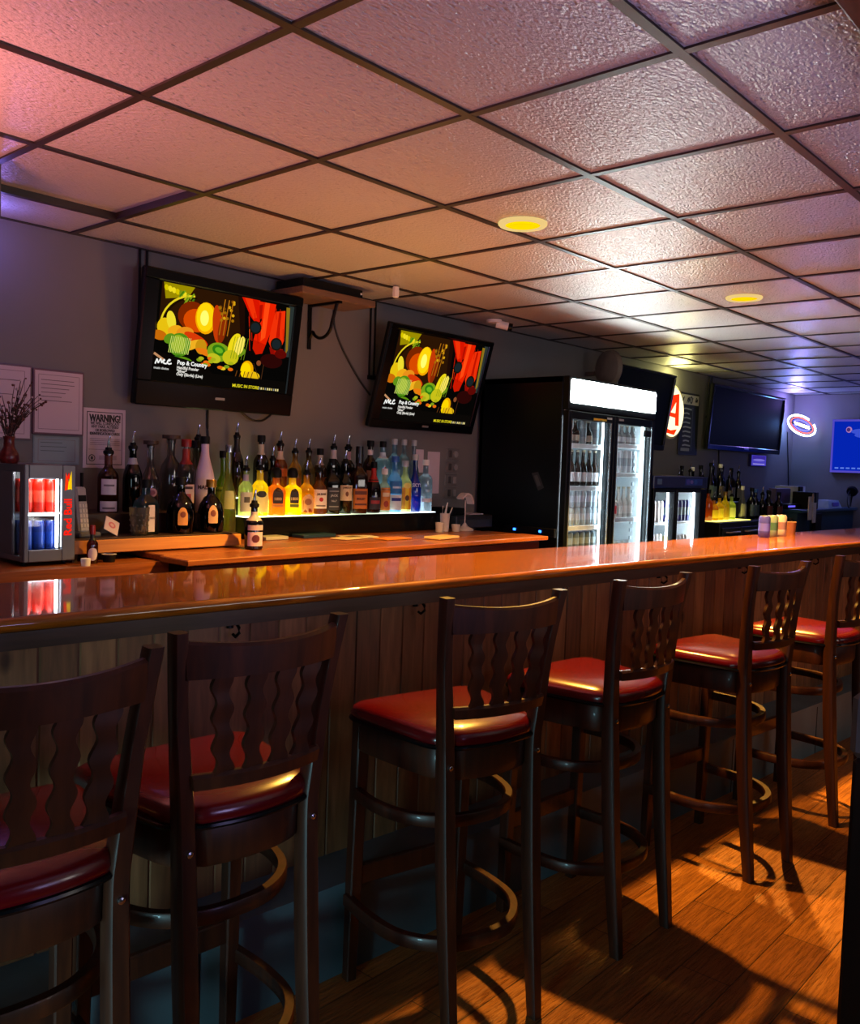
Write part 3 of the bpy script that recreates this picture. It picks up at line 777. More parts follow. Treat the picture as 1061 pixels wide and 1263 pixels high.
for x in (1.36, 2.2, 3.0, 3.70): mb.bbox(x, x + .05, 2.06, 2.10, 0, ZR - .086, .003)
P(mb, 'upright', M_redwood, cr_)
P(MB().box(1.36, 3.70, 2.30, 2.82, 0, ZR - .034), 'cabinet', M_black, cr_)
sf = empty('bottle_shelf', (1.4, 2.6, 1.1), 'raised bottle shelf with a pale orange front board, left of the black riser', 'shelf')
P(MB().bbox(1.005, 1.785, 2.352, 2.823, ZS - .03, ZS, .003), 'shelf_board', M_dkwood, sf)
P(MB().bbox(1.005, 1.79, 2.335, 2.352, ZS - .058, ZS - .006, .003), 'front_board', M_edge_light, sf)
mb = MB(); mb.bbox(1.006, 1.787, 2.52, 2.823, ZS, ZS + .085, .003); mb.bbox(1.784, 1.882, 2.665, 2.823, ZR + .004, ZS + .085, .003); P(mb, 'back_step', M_dkwood, sf)
for x in (1.01, 1.762): P(MB().box(x, x + .02, 2.36, 2.82, ZL if x < 1.1 else ZR + .004, ZS - .03), 'end_panel', M_dkwood, sf)

# black riser with a lit top
rs = empty('lit_riser', (2.7, 2.7, ZR), 'black stepped bottle riser with a glowing top on the back counter', 'riser')
RX0, RX1, RY, RZ = 2.01, 3.44, 2.605, 1.168
P(MB().bbox(RX0, RX1, RY, 2.823, ZR + .0022, RZ - .004, .004), 'riser_body', M_blackgloss, rs)
def led_mat():
    m, nt, N, L = nodes_of('led_lit_acrylic'); N.remove(N['Principled BSDF'])
    tc = N.new('ShaderNodeTexCoord'); sx = N.new('ShaderNodeSeparateXYZ'); L.new(tc.outputs['Object'], sx.inputs[0])
    cr = N.new('ShaderNodeValToRGB'); e = cr.color_ramp.elements
    e[0].position = 0; e[0].color = (.9, 1, .45, 1); e[1].position = 1; e[1].color = (.75, .9, 1, 1)
    for p_, c in ((.30, (1, .95, .30, 1)), (.45, (.9, 1, .6, 1)), (.7, (.85, 1, .8, 1))):
        q = e.new(p_); q.color = c
    mr = N.new('ShaderNodeMapRange'); mr.inputs['From Min'].default_value = RX0; mr.inputs['From Max'].default_value = RX1
    L.new(sx.outputs['X'], mr.inputs['Value']); L.new(mr.outputs[0], cr.inputs['Fac'])
    s = N.new('ShaderNodeValToRGB'); s.color_ramp.elements[0].position = 0; s.color_ramp.elements[0].color = (.8,) * 3 + (1,)
    s.color_ramp.elements[1].position = 1; s.color_ramp.elements[1].color = (.55,) * 3 + (1,)
    for p_, v_ in ((.28, .9), (.42, .35), (.55, .10), (.70, .22), (.78, .6)):
        q = s.color_ramp.elements.new(p_); q.color = (v_,) * 3 + (1,)
    L.new(mr.outputs[0], s.inputs['Fac'])
    mu = N.new('ShaderNodeMath'); mu.operation = 'MULTIPLY'; mu.inputs[1].default_value = LED
    L.new(s.outputs['Color'], mu.inputs[0])
    em = N.new('ShaderNodeEmission'); L.new(cr.outputs['Color'], em.inputs['Color']); L.new(mu.outputs[0], em.inputs['Strength'])
    L.new(em.outputs[0], N['Material Output'].inputs[0]); return m
LED = 7.5
M_led = led_mat()
P(MB().box(RX0 + .01, RX1 - .01, RY + .003, 2.705, RZ - .004, RZ), 'lit_panel', M_led, rs)
P(MB().bbox(RX0, RX1, 2.706, 2.823, RZ - .004, RZ + .085, .003), 'back_step', M_blackgloss, rs)
P(MB().box(RX0 + .06, RX1 - .01, 2.7045, 2.706, RZ + .005, RZ + .08), 'lit_panel', M_led, rs)
P(MB().box(RX0 + .01, RX1 - .01, 2.712, 2.82, RZ + .085, RZ + .088), 'lit_panel', M_led, rs)

# ------------------------------------------------------------------ bottles
def body_profile(shape, r, h):
    """(radius, z) outline of a bottle body of radius r and glass height h"""
    S = {
        'std':   [(.90, 0), (1, .02), (1, .58), (.93, .64), (.70, .70), (.42, .755), (.36, .80), (.36, .955), (.44, .96), (.44, 1)],
        'wine':  [(.90, 0), (1, .02), (1, .52), (.95, .60), (.74, .69), (.48, .76), (.38, .82), (.36, .95), (.42, .955), (.42, 1)],
        'square': [(.92, 0), (1, .02), (1, .62), (.90, .68), (.50, .745), (.38, .78), (.36, .95), (.44, .955), (.44, 1)],
        'squat': [(.82, 0), (.95, .02), (1.0, .16), (1.0, .42), (.88, .58), (.60, .70), (.34, .77), (.28, .82), (.28, .96), (.34, .965), (.34, 1)],
        'malibu': [(.92, 0), (1, .02), (1, .34), (.95, .44), (.80, .56), (.58, .68), (.42, .78), (.36, .86), (.36, 1)],
        'flat':  [(.94, 0), (1, .02), (1, .58), (.92, .67), (.55, .755), (.32, .80), (.30, .97), (.36, .975), (.36, 1)],
        'vodka': [(.92, 0), (1, .02), (1, .63), (.96, .69), (.80, .735), (.46, .77), (.38, .80), (.36, .97), (.40, 1)],
        'decanter': [(.95, 0), (1, .02), (1, .60), (.80, .64), (.45, .68), (.34, .72), (.32, .97), (.45, .975), (.45, 1)],
        'long':  [(.90, 0), (1, .02), (1, .44), (.90, .52), (.58, .62), (.40, .70), (.36, .80), (.36, .97), (.42, .975), (.42, 1)],
    }[shape]
    return [(a * r, b * h) for a, b in S]
def rad_at(prof, z):
    for (r0, z0), (r1, z1) in zip(prof[:-1], prof[1:]):
        if z0 <= z <= z1: return r0 + (r1 - r0) * (z - z0) / max(1e-6, z1 - z0)
    return prof[-1][0]
SEC = {'square': 5.0, 'flat': 5.0, 'decanter': 4.0}
FACE = -1.98    # labels look out over the bar
def bottle(x, y, z, h, r, shape, gl, cap, label=None, lab='', group='liquor bottles on the back bar', liquid=None, clear=.5, neck=None, face=None, ys=None, name='liquor_bottle', cat='bottle', texts=(), gloss=.10):
    face = FACE if face is None else face
    t = empty(name, (x, y, z), lab, cat, group)
    caph = {'pour': .075, 'black': .028, 'white': .024, 'red': .030, 'gold': .028, 'cork': .030, 'dome': .045, 'wrap': .05, 'clear': .03, 'ball': .05, 'blue': .03, 'steel': .03}[cap]
    hb = h - caph + .005
    n = SEC.get(shape, 2.0); ysq = ys or (.55 if shape == 'flat' else 1.0)
    prof = body_profile(shape, r, hb)
    rot = face + PI / 2 if n > 2 else 0
    R_ = Matrix.Translation((0, 0, 0)) @ Matrix.Rotation(rot, 4, 'Z')
    seg = 28
    mb = MB(); mb.M = R_; mb.lathe([(max(a, .0005), b) for a, b in prof], seg, n, ysq, cap=False)
    # closed top, open foot: the light of the shelf passes up through it
    if isinstance(gl, str): m = glass(gl, clear, gloss)
    else: m = gl
    b = mb.build('bottle_body', m, t, True)
    if liquid:
        lc, lf = liquid
        mb = MB(); mb.M = R_
        pr_ = [(max(.001, a - .003), bz) for a, bz in prof if bz < lf * hb]
        pr_.append((max(.001, rad_at(prof, lf * hb) - .003), lf * hb)); pr_.append((.001, lf * hb))
        mb.lathe(pr_, seg, n, ysq, cap=False); mb.build('liquor', glass(lc, .35, .0), t, True)
    tr = prof[-1][0]
    mb = MB()
    if cap == 'pour':
        mb.lathe([(tr * 1.15, hb - .006), (tr * 1.2, hb + .006), (tr * .75, hb + .012), (tr * .7, hb + .022), (.001, hb + .022)], 14, mi=0)
        mb.tube([(0, 0, hb + .02), (0, 0, hb + .045), (.004, -.004, hb + .07)], .005, 8, 1, rs=[.008, .0055, .0042])
        mb.build('pourer', [M_black, M_steel], t, True)
    else:
        cm_ = {'black': M_black, 'white': M_white, 'red': plain('#8c1c16', rough=.35), 'gold': plain('#9a7430', rough=.3, metal=.7), 'cork': plain('#3a2c22', rough=.6), 'dome': M_black,
               'wrap': plain('#101010', rough=.3), 'clear': plain('#a8b0b4', rough=.25), 'ball': plain('#c8c8c8', rough=.2, metal=.6), 'blue': plain('#2a5aa8', rough=.35), 'steel': M_steel}[cap]
        if cap == 'dome': pf = [(tr * 1.3, hb - .012), (tr * 1.45, hb), (tr * 1.3, hb + .028), (tr * .7, hb + .04), (.001, hb + .041)]
        elif cap == 'cork': pf = [(tr * 1.0, hb - .004), (tr * 1.0, hb + .006), (tr * 2.0, hb + .008), (tr * 2.0, hb + .024), (.001, hb + .025)]
        elif cap == 'ball': pf = [(tr * .9, hb - .004), (tr * .6, hb + .006), (tr * 1.25, hb + .022), (tr * 1.0, hb + .036), (.001, hb + .044)]
        elif cap == 'wrap': pf = [(tr * 1.12, hb - .05), (tr * 1.15, hb + .03), (tr * 1.1, hb + .044), (.001, hb + .045)]
        else: pf = [(tr * 1.18, hb - .012), (tr * 1.2, hb + .018), (tr * 1.1, hb + .023), (.001, hb + .023)]
        mb.lathe(pf, 16); mb.build('cap', cm_, t, True)
    # paper labels: (z0, z1 as fractions of glass height, half angle, colour, layer)
    def surf(a, zz, lift):
        rr = rad_at(prof, zz) + lift
        ang = a - rot; c, q = math.cos(ang), math.sin(ang)
        if n > 2:   # distance to the superellipse in that direction
            k = (abs(c) ** n + abs(q / ysq) ** n) ** (-1 / n); rr = (rad_at(prof, zz)) * k + lift
        px_, py_ = rr * c, rr * q
        p = Matrix.Rotation(rot, 4, 'Z') @ Vector((px_, py_, zz)); return tuple(p)
    lm = []; mb = MB(); names = []
    for k, L_ in enumerate(label or []):
        z0, z1, ha, colr = L_[:4]; sh_ = L_[4] if len(L_) > 4 else 'rect'
        m = 14; lift = .0008 + .0005 * k
        if colr not in lm: lm.append(colr)
        mi = lm.index(colr)
        if sh_ == 'rect':
            rows = 5
            g = [[surf(face + ha * (2 * i / m - 1), hb * (z0 + (z1 - z0) * j / rows), lift) for i in range(m + 1)] for j in range(rows + 1)]
            mb.loft(g, False, mi, closed=False)
        else:       # oval or arch
            zc, hz = (z0 + z1) / 2 * hb, (z1 - z0) / 2 * hb
            rim = []
            for i in range(24):
                tt = 2 * PI * i / 24; ca, sa = math.cos(tt), math.sin(tt)
                if sh_ == 'arch' and sa < 0: ca = math.copysign(abs(ca) ** .15, ca); sa = math.copysign(abs(sa) ** .15, sa)
                rim.append((ca, sa))
            cen = surf(face, zc, lift); ri = [[surf(face + ha * c_ * f_, zc + hz * s_ * f_, lift) for c_, s_ in rim] for f_ in (.5, 1)]
            o_ = len(mb.v); mb.add([cen] + ri[0] + ri[1], [(0, 1 + i, 1 + (i + 1) % 24) for i in range(24)] + [(1 + i, 25 + i, 25 + (i + 1) % 24, 1 + (i + 1) % 24) for i in range(24)], mi)
    for tx, zc, size, colr, asp in texts:
        if colr not in lm: lm.append(colr)
        vs, fs, w = text_geo(tx, size, .03); rr = rad_at(prof, hb * zc)
        mb.add([surf(face + vx * asp / rr, hb * zc + vy, .0042) for vx, vy in vs], fs, lm.index(colr))
    if mb.v: mb.build('label', [plain(c, rough=.55, var=.03) for c in lm], t, True)
    if neck:
        z0, z1, colr = neck
        mb = MB(); mb.M = R_; mb.lathe([(rad_at(prof, hb * (z0 + (z1 - z0) * i / 4)) + .001, hb * (z0 + (z1 - z0) * i / 4)) for i in range(5)], 20, n, ysq, cap=False)
        mb.build('neck_label', plain(colr, rough=.5, var=.03), t, True)
    return t
DK = '#1c0d06'; AMB = '#7a3208'; CLR = '#dfe8ea'
GB = 'bottles on the raised shelf'; GR = 'bottles on the lit riser'
S1, S2 = ZS + .085, ZS
# raised shelf, back step
bottle(1.286, 2.60, S1, .325, .043, 'std', '#8a4a20', 'pour', [(.02, .19, .9, '#cfc4c8'), (.30, .56, .75, '#d8ccd2'), (.06, .09, .6, '#6a6064'), (.44, .47, .5, '#7a7074')], 'brown whisky bottle with two pale labels, in front of the warning notice', GB, neck=(.80, .95, '#5a2414'))
bottle(1.40, 2.60, S1, .350, .041, 'wine', '#0c1a20', 'pour', [], 'dark blue green bottle with a steel pourer, right beside the brown whisky bottle', GB, clear=.25, neck=(.74, .84, '#a8acb0'))
bottle(1.498, 2.62, S1, .315, .040, 'long', '#b8b4b6', 'cork', [(.22, .36, .7, '#c8a0a8', 'oval'), (.25, .33, .45, '#8a4a58', 'oval')], 'clear bottle with wide dark stopper and pink oval label, behind the blue gin bottle', GB, clear=.7)
bottle(1.615, 2.64, S1, .345, .046, 'std', '#b9babc', 'cork', [], 'clear unlabelled bottle with flat dark stopper, on the back step of the raised shelf', GB, clear=.7)
bottle(1.668, 2.60, S1, .330, .044, 'std', '#c6c2c4', 'red', [(.12, .40, .85, '#d8c8d0'), (.33, .37, .6, '#3a2a30'), (.16, .26, .4, '#b04a58')], 'clear bottle with red neck and pinkish white label', GB, clear=.65, neck=(.70, .93, '#9a2a20'))
bottle(1.760, 2.66, S1, .325, .047, 'decanter', '#9a9c8c', 'black', [], 'clear square bottle with black stopper, behind the white coconut rum bottle', GB, clear=.6)
bottle(1.752, 2.575, S1, .345, .050, 'malibu', plain('#d8c6d6', rough=.35, var=.02), 'black', [(.06, .22, .34, '#5a4652', 'arch'), (.02, .10, .5, '#b87a4a', 'oval')], 'white coconut rum bottle with black cap and dark lettering', GB, texts=(('MALIBU', .345, .026, '#4a3a4a', .85),))
bottle(1.836, 2.755, S1, .405, .040, 'wine', '#6a3418', 'pour', [], 'tall brown bottle with steel pourer, behind the white coconut rum bottle', GB, clear=.35)
# raised shelf, front
bottle(1.372, 2.44, S2, .232, .047, 'flat', '#6f9fb8', 'black', [(.06, .60, .40, '#cfc8d4')], 'pale blue flat sided gin bottle with white side label', GB, clear=.55, face=-1.45, ys=.8, texts=(('LONDON', .34, .012, '#4a4a5a', .8),), liquid=('#5a98b8', .55))
bottle(1.535, 2.43, S2, .245, .060, 'squat', '#2a120a', 'black', [(.17, .52, .36, '#d0924a', 'arch'), (.32, .44, .20, '#7a3a10', 'oval')], 'round dark whisky bottle with orange arched label, next to the blue gin bottle', GB, clear=.2)
bottle(1.690, 2.43, S2, .235, .058, 'squat', '#2e130a', 'gold', [(.20, .58, .36, '#d8a878', 'arch'), (.34, .48, .20, '#7a3a20', 'oval')], 'round dark whisky bottle with pinkish arched label, beside the step of the shelf', GB, clear=.2)
# tumbler
tb = empty('glass_tumbler', (1.318, 2.40, ZS), 'small cut glass tumbler standing before the dark blue green bottle', 'glass')
mb = MB(); mb.lathe([(.030, 0), (.033, .01), (.036, .05), (.042, .118), (.039, .118), (.034, .05), (.030, .014), (.001, .012)], 24, cap=False); mb.build('tumbler_body', glass('#cfd0d0', .55, .2), tb, True)
mb = MB()
for j in range(4):
    for i in range(12):
        a = 2 * PI * (i + .5 * (j % 2)) / 12; z = .02 + .022 * j; rr = .0305 + .0065 * z / .1
        mb.sphere((rr * math.cos(a), rr * math.sin(a), z), .0062, seg=6)
mb.build('cut_facets', glass('#d8dce0', .5, .4), tb, True)
# bottles between shelf and riser
bottle(1.905, 2.60, ZR + .003, .46, .038, 'long', '#c8d090', 'steel', [(.35, .55, .7, '#b8c488')], 'pale green bottle in the gap before the lit riser, steel cap', GB, clear=.5)
bottle(1.775, 2.225, ZR + .002, .262, .040, 'std', '#140a0a', 'pour', [(.08, .40, .95, '#d8b4c4'), (.44, .56, .95, '#bfa4b4'), (.16, .34, .42, '#5a1a24', 'oval')], 'dark bottle with pink label, alone at the front of the plank counter', GB, clear=.2, neck=(.66, .86, '#b8a8b0'))
# lit riser, back step
B2_ = RZ + .088
bottle(2.062, 2.755, B2_, .375, .036, 'wine', '#3a1c10', 'pour', [], 'very tall dark brown bottle with black neck and steel pourer on the riser', GR, clear=.3, neck=(.74, .97, '#141414'))
bottle(2.223, 2.765, B2_, .320, .040, 'std', '#1a0f0c', 'black', [(.15, .45, .8, '#2a1a14')], 'dark bottle with black cap and silver neck band', GR, clear=.25, neck=(.74, .92, '#b0a898'))
bottle(2.300, 2.765, B2_, .265, .034, 'std', '#2a2a2c', 'pour', [], 'small dark grey bottle with pourer on the back step of the riser', GR, clear=.35)
bottle(2.345, 2.762, B2_, .345, .040, 'std', '#a8480c', 'pour', [(.40, .55, 1.0, '#b05a18')], 'orange brown bottle with white neck label and black pourer', GR, neck=(.72, .88, '#d0b8a0'))
bottle(2.447, 2.762, B2_, .310, .038, 'wine', '#b07838', 'pour', [(.25, .40, .8, '#7a3a10')], 'honey coloured bottle with brown pourer, above the yellow bottle', GR)
bottle(2.543, 2.762, B2_, .315, .037, 'wine', '#8a6a48', 'pour', [], 'light brown slender bottle with pourer, left of the black capped white label bottle', GR)
bottle(2.628, 2.764, B2_, .265, .038, 'std', '#5a2a14', 'black', [(.2, .45, .9, '#7a4428')], 'brown bottle with cream neck and black cap, above the white label bottle', GR, neck=(.72, .95, '#c8b8a8'))
bottle(2.725, 2.762, B2_, .345, .040, 'wine', '#120d0c', 'pour', [(.2, .45, .8, '#3a3430')], 'dark bottle with long white neck label and pourer, behind the black label whiskey', GR, clear=.2, neck=(.76, .95, '#c8c4c4'))
bottle(2.835, 2.762, B2_, .345, .042, 'std', '#22130c', 'pour', [(.16, .46, .9, '#b89880'), (.22, .34, .4, '#a81a18', 'oval')], 'dark bottle with pale label and red seal, behind the cream label whiskey', GR, clear=.2, neck=(.76, .93, '#c0a8a8'))
bottle(3.012, 2.762, B2_, .325, .042, 'std', '#5a2a18', 'black', [(.2, .5, .8, '#8a4a34')], 'brown bottle with black cap and white neck ring, behind the red necked bottle', GR, neck=(.80, .90, '#d0c8c8'))
bottle(3.118, 2.764, B2_, .325, .044, 'vodka', '#b8d4e0', 'black', [(.30, .58, .30, '#a8202a', 'oval')], 'clear bottle with red emblem and black cap', GR, clear=.6, neck=(.74, .86, '#d8e4e8'))
bottle(3.216, 2.764, B2_, .345, .040, 'vodka', '#a8c8d8', 'clear', [(.2, .5, .8, '#88a8b8')], 'clear tall bottle with pale cap behind the blue and white label bottle', GR, clear=.65)
bottle(3.300, 2.764, B2_, .345, .038, 'vodka', '#b4c4c8', 'clear', [(.25, .45, .7, '#9aa088', 'oval')], 'clear tall bottle with pale cap behind the yellow label bottle', GR, clear=.65)
bottle(3.388, 2.764, B2_, .345, .036, 'long', '#aab4bc', 'clear', [], 'clear slim necked bottle with pale cap behind the cobalt blue bottle', GR, clear=.7)
# lit riser, front
F_ = RZ; FY = 2.655
bottle(2.048, FY, F_, .30, .036, 'std', '#cfd8a0', 'pour', [(.10, .52, 1.0, '#d4d8c0'), (.30, .42, .4, '#5a5a4a')], 'pale green bottle with whitish label at the end of the lit riser', GR, clear=.4, neck=(.76, .90, '#b8b0c0'))
bottle(2.135, FY, F_, .305, .043, 'std', '#ffe21a', 'pour', [(.08, .50, 1.0, '#f2f0a0'), (.40, .54, .6, '#2a2a2a', 'oval')], 'bright yellow rum bottle with pale yellow label and dark emblem', GR, clear=.35, neck=(.76, .92, '#e8d820'))
bottle(2.237, FY, F_, .245, .045, 'square', '#e07a10', 'dome', [(.30, .70, .55, '#2a1408', 'arch'), (.22, .29, .55, '#b87a30')], 'amber square tequila bottle with dark arched label', GR, clear=.4, texts=(('1800', .42, .020, '#c8a888', .9),))
bottle(2.345, FY, F_, .245, .044, 'square', '#ffd000', 'dome', [(.30, .68, .50, '#20160a', 'arch'), (.20, .29, .5, '#5a6a10')], 'bright yellow square tequila bottle with dark arched label', GR, clear=.4, texts=(('1800', .42, .020, '#d8c088', .9),))
bottle(2.440, FY, F_, .285, .043, 'std', '#d8941a', 'pour', [(.06, .50, .85, '#c8a080', 'arch'), (.24, .40, .45, '#8a5a40', 'oval')], 'golden bottle with a tan arched label', GR, clear=.4)
bottle(2.530, FY, F_, .300, .043, 'std', '#7a3a14', 'pour', [(.14, .58, 1.0, '#e4dcdc'), (.30, .40, .26, '#b0141c', 'oval'), (.19, .22, .6, '#6a5a5a')], 'whiskey bottle with a broad white label and red seal', GR, texts=(('JIM BEAM', .47, .0145, '#3a2a2a', .8),))
bottle(2.622, FY, F_, .300, .040, 'square', '#17110e', 'black', [(.08, .52, .85, '#23252a'), (.44, .46, .6, '#8a8c90'), (.14, .16, .6, '#8a8c90')], 'square whiskey bottle with black and white label', GR, clear=.2, texts=(('JACK', .36, .017, '#a8aaae', .9), ('No.7', .26, .014, '#a8aaae', .9)))
bottle(2.716, FY, F_, .350, .043, 'std', '#1c2418', 'pour', [(.26, .56, .95, '#dcc8a0'), (.34, .44, .2, '#6a3a1a', 'oval')], 'dark green whiskey bottle with a cream label', GR, clear=.25, texts=(('JAMESON', .51, .0145, '#4a3a22', .75),))
bottle(2.822, FY, F_, .375, .044, 'square', '#6a2a0c', 'wrap', [(.08, .42, .95, '#c06a1c'), (.32, .38, .7, '#5a2408'), (.14, .17, .7, '#5a2408')], 'brown square bottle with bright orange label and black wrapped neck', GR, texts=(('BULLEIT', .25, .015, '#4a1c06', .8),))
bottle(2.938, FY, F_, .290, .046, 'squat', '#3a140c', 'black', [(.08, .34, .8, '#2a2430'), (.20, .27, .6, '#a03038')], 'round shouldered bourbon bottle with dripping red neck seal', GR, clear=.3, neck=(.66, .96, '#b01c14'))
bottle(3.028, FY, F_, .250, .036, 'std', '#c8c8b8', 'white', [(.06, .62, .9, '#d88a3a'), (.40, .50, .6, '#e8d8b0'), (.14, .3, .4, '#a83a1c', 'oval')], 'short clear bottle with orange label and white cap', GR, clear=.5)
bottle(3.112, FY, F_, .330, .044, 'std', '#8fc0e8', 'blue', [(.05, .34, 1.0, '#d8e4f0'), (.36, .60, 1.0, '#2a78c0'), (.22, .28, .7, '#2a3a9a'), (.46, .5, .6, '#a8d0f0')], 'clear vodka bottle with blue and white banded label', GR, clear=.55)
bottle(3.200, FY, F_, .305, .041, 'std', '#d8d8a0', 'clear', [(.06, .52, .8, '#e0941c'), (.06, .52, .28, '#f0d020'), (.50, .62, .6, '#e8e070', 'oval'), (.24, .36, .3, '#5a3018', 'oval')], 'clear bottle with yellow and orange label', GR, clear=.5)
bottle(3.288, FY, F_, .345, .039, 'long', '#123a9a', 'clear', [], 'cobalt blue vodka bottle', GR, clear=.45, texts=(('SKYY', .50, .030, '#c8d4ec', .8),))
bottle(3.382, FY, F_, .310, .043, 'vodka', '#b8c4cc', 'white', [(.20, .28, .9, '#d4d4d8')], 'clear vodka bottle with small white label at the fridge end of the riser', GR, clear=.65)
# leafy green glow behind: a bottle with a herb printed sleeve
bottle(1.962, 2.725, ZR + .003, .43, .036, 'std', '#a8c030', 'black', [(.05, .62, 1.3, '#b4c828'), (.2, .3, .6, '#5a7a18', 'oval'), (.4, .55, .5, '#e0e060', 'oval')], 'yellow green herbal liqueur bottle between the shelf and the riser', GB)

# ------------------------------------------------------------------ things on the back counters
ph = empty('cordless_phone', (1.095, 2.44, ZS), 'cordless phone with pale keypad upright in its base behind the mini cooler', 'phone')
ph.rotation_euler = (0, 0, .15)
MB().bbox(-.05, .05, -.05, .06, 0, .02, .006).build('base', plain('#5a5c60', rough=.4), ph)
mb = MB(); mb.M = Matrix.Translation((0, .0, .016)) @ Matrix.Rotation(-.16, 4, 'X'); mb.bbox(-.025, .025, -.012, .012, 0, .185, .008); mb.build('handset', plain('#b9b6ac', rough=.4), ph)
mb = MB(); mb.M = Matrix.Translation((0, .0, .016)) @ Matrix.Rotation(-.16, 4, 'X'); mb.bbox(-.018, .018, -.0135, -.0115, .125, .15, .001); mb.build('display', M_black, ph)
mb = MB(); mb.M = Matrix.Translation((0, .0, .016)) @ Matrix.Rotation(-.16, 4, 'X')
for i in range(3):
    for j in range(5): mb.bbox(-.019 + .0135 * i, -.008 + .0135 * i, -.0145, -.0115, .02 + .02 * j, .034 + .02 * j, .001)
mb.build('keypad', plain('#d8d4c4', rough=.5), ph)
mb = MB(); mb.tube([(.012, .03, .19), (.014, .034, .255)], .007, 8); mb.build('antenna', M_black, ph, True)
cd = empty('receipt_card', (1.185, 2.40, ZS), 'tilted white card with pink print leaning beside the cordless phone', 'card')
mb = MB(); mb.M = Matrix.Rotation(.5, 4, 'Y') @ Matrix.Rotation(-.5, 4, 'X'); mb.bbox(-.034, .034, -.004, .0, .02, .085, .001); mb.build('card', plain('#d8c4cc', rough=.5), cd)
p = Pic((-.04, -.0042, .01), (1, 0, 0), (0, 0, 1), (0, -1, 0)); p.ell(.04, .045, .017, .014, '#c87088'); p.ell(.04, .045, .009, .007, '#d8b4bc'); p.mb.M = Matrix.Identity(4)
o = p.mb.build('print', print_mat(), cd); o.matrix_local = Matrix.Rotation(.5, 4, 'Y') @ Matrix.Rotation(-.5, 4, 'X')
mb_h = ZL
hs = bottle(1.055, 2.29, ZL, .150, .021, 'std', '#8a3a14', 'red', [(.10, .50, .9, '#d8c8cc', 'oval')], 'small hot sauce bottle with red cap and white label beside the mini cooler', None, clear=.35, name='sauce_bottle', cat='sauce bottle', neck=(.72, .92, '#1a2422'))
tag(MB().lathe([(.016, ZL), (.018, ZL + .02), (.018, ZL + .028), (.001, ZL + .028)], 16, cx=1.00, cy=2.235).build('bottle_lid', M_white, None, True), 'small white bottle lid lying at the foot of the mini cooler', 'lid')  # loose bottle lid
ob_ = empty('sauce_cup', (1.13, 2.30, ZL), 'small dark cup with white rim next to the hot sauce bottle', 'cup')
MB().lathe([(.022, 0), (.027, .03), (.025, .03), (.021, .004), (.001, .004)], 18, cap=False).build('cup_body', M_black, ob_, True)
MB().lathe([(.026, .029), (.029, .032), (.025, .033)], 18, cap=False).build('rim', M_white, ob_, True)

# straws, paper cups, desk lamp, cash box, papers
sc = empty('straw_cup', (3.395, 2.50, ZR), 'white tall cup holding straws on the plank counter', 'cup')
MB().lathe([(.024, .003), (.030, .11), (.028, .11), (.023, .006), (.001, .006)], 18, cap=False).build('cup_body', plain('#d8c8c4', rough=.5), sc, True)
for k, (a, b) in enumerate([(.01, .0), (.03, .02), (-.02, .01), (.045, -.01)]):
    MB().tube([(a * .3, b * .3, .01), (a * .6, b, .10), (a + .01, b, .175 - .01 * k)], .0035, 6).build('straw', plain('#d8d0cc', rough=.4), sc, True)
for x, y, hh, lb in ((3.315, 2.47, .06, 'short white paper cup beside the straw cup'), (3.452, 2.46, .045, 'low white dish in front of the straw cup')):
    tag(MB().lathe([(.022, ZR + .003), (.027, ZR + hh), (.025, ZR + hh), (.02, ZR + .006), (.001, ZR + .006)], 18, cap=False, cx=x, cy=y).build('paper_cup', plain('#d0c0bc', rough=.5), None, True), lb, 'cup')
dl = empty('desk_lamp', (3.56, 2.48, ZR), 'white swing arm desk lamp with curved hood on the plank counter', 'lamp')
M_lampw = plain('#c8b4b0', rough=.4)
mb = MB(); mb.lathe([(.055, .003), (.055, .012), (.02, .03), (.008, .05), (.001, .05)], 20); mb.M = Matrix.Translation((0.02, 0, 0)); mb.build('base', M_lampw, dl, True)
MB().tube([(0, 0, .04), (0, 0, .19)], .004, 8).build('stem', M_lampw, dl, True)
MB().strap(smooth_path([(-.055, 0, .20), (-.02, 0, .225), (.02, 0, .22), (.045, 0, .185), (.05, 0, .165)], 5), .05, .014).build('hood', M_lampw, dl)
cb = empty('cash_box', (3.80, 2.70, ZR), 'dark grey cash box beside the tall drinks fridge', 'box')
P(MB().bbox(3.60, 3.97, 2.58, 2.82, ZR + .003, ZR + .085, .006), 'box_body', plain('#26282a', rough=.4), cb)
P(MB().bbox(3.63, 3.94, 2.574, 2.582, ZR + .008, ZR + .06, .003), 'drawer_front', plain('#34383a', rough=.4), cb)
P(MB().bbox(3.60, 3.74, 2.62, 2.80, ZR + .085, ZR + .13, .006), 'printer_top', M_black, cb)
tag(MB().bbox(3.78, 3.92, 2.62, 2.74, ZR + .0855, ZR + .092, .001).build('paper_pad', M_paper), 'white pad lying on the dark grey cash box', 'paper')
for pts, rz, colr, lb in (((2.52, 2.40), .2, '#d0b8a0', 'folded pale paper lying on the plank counter below the orange label bottle'), ((2.62, 2.44), -.3, '#c8c4b8', 'curled white slip on the plank counter before the riser'),
                          ((3.0, 2.18), .15, '#e0b888', 'cream order pad near the straw cup on the plank counter'), ((2.72, 2.28), .05, '#c87a2a', 'thin orange menu card lying on the plank counter')):
    mb = MB(); mb.M = Matrix.Translation((pts[0], pts[1], ZR + .0035)) @ Matrix.Rotation(rz, 4, 'Z'); mb.bbox(-.10, .10, -.05, .05, 0, .012 if 'pad' in lb else .005, .001)
    tag(mb.build('paper', plain(colr, rough=.6)), lb, 'paper')
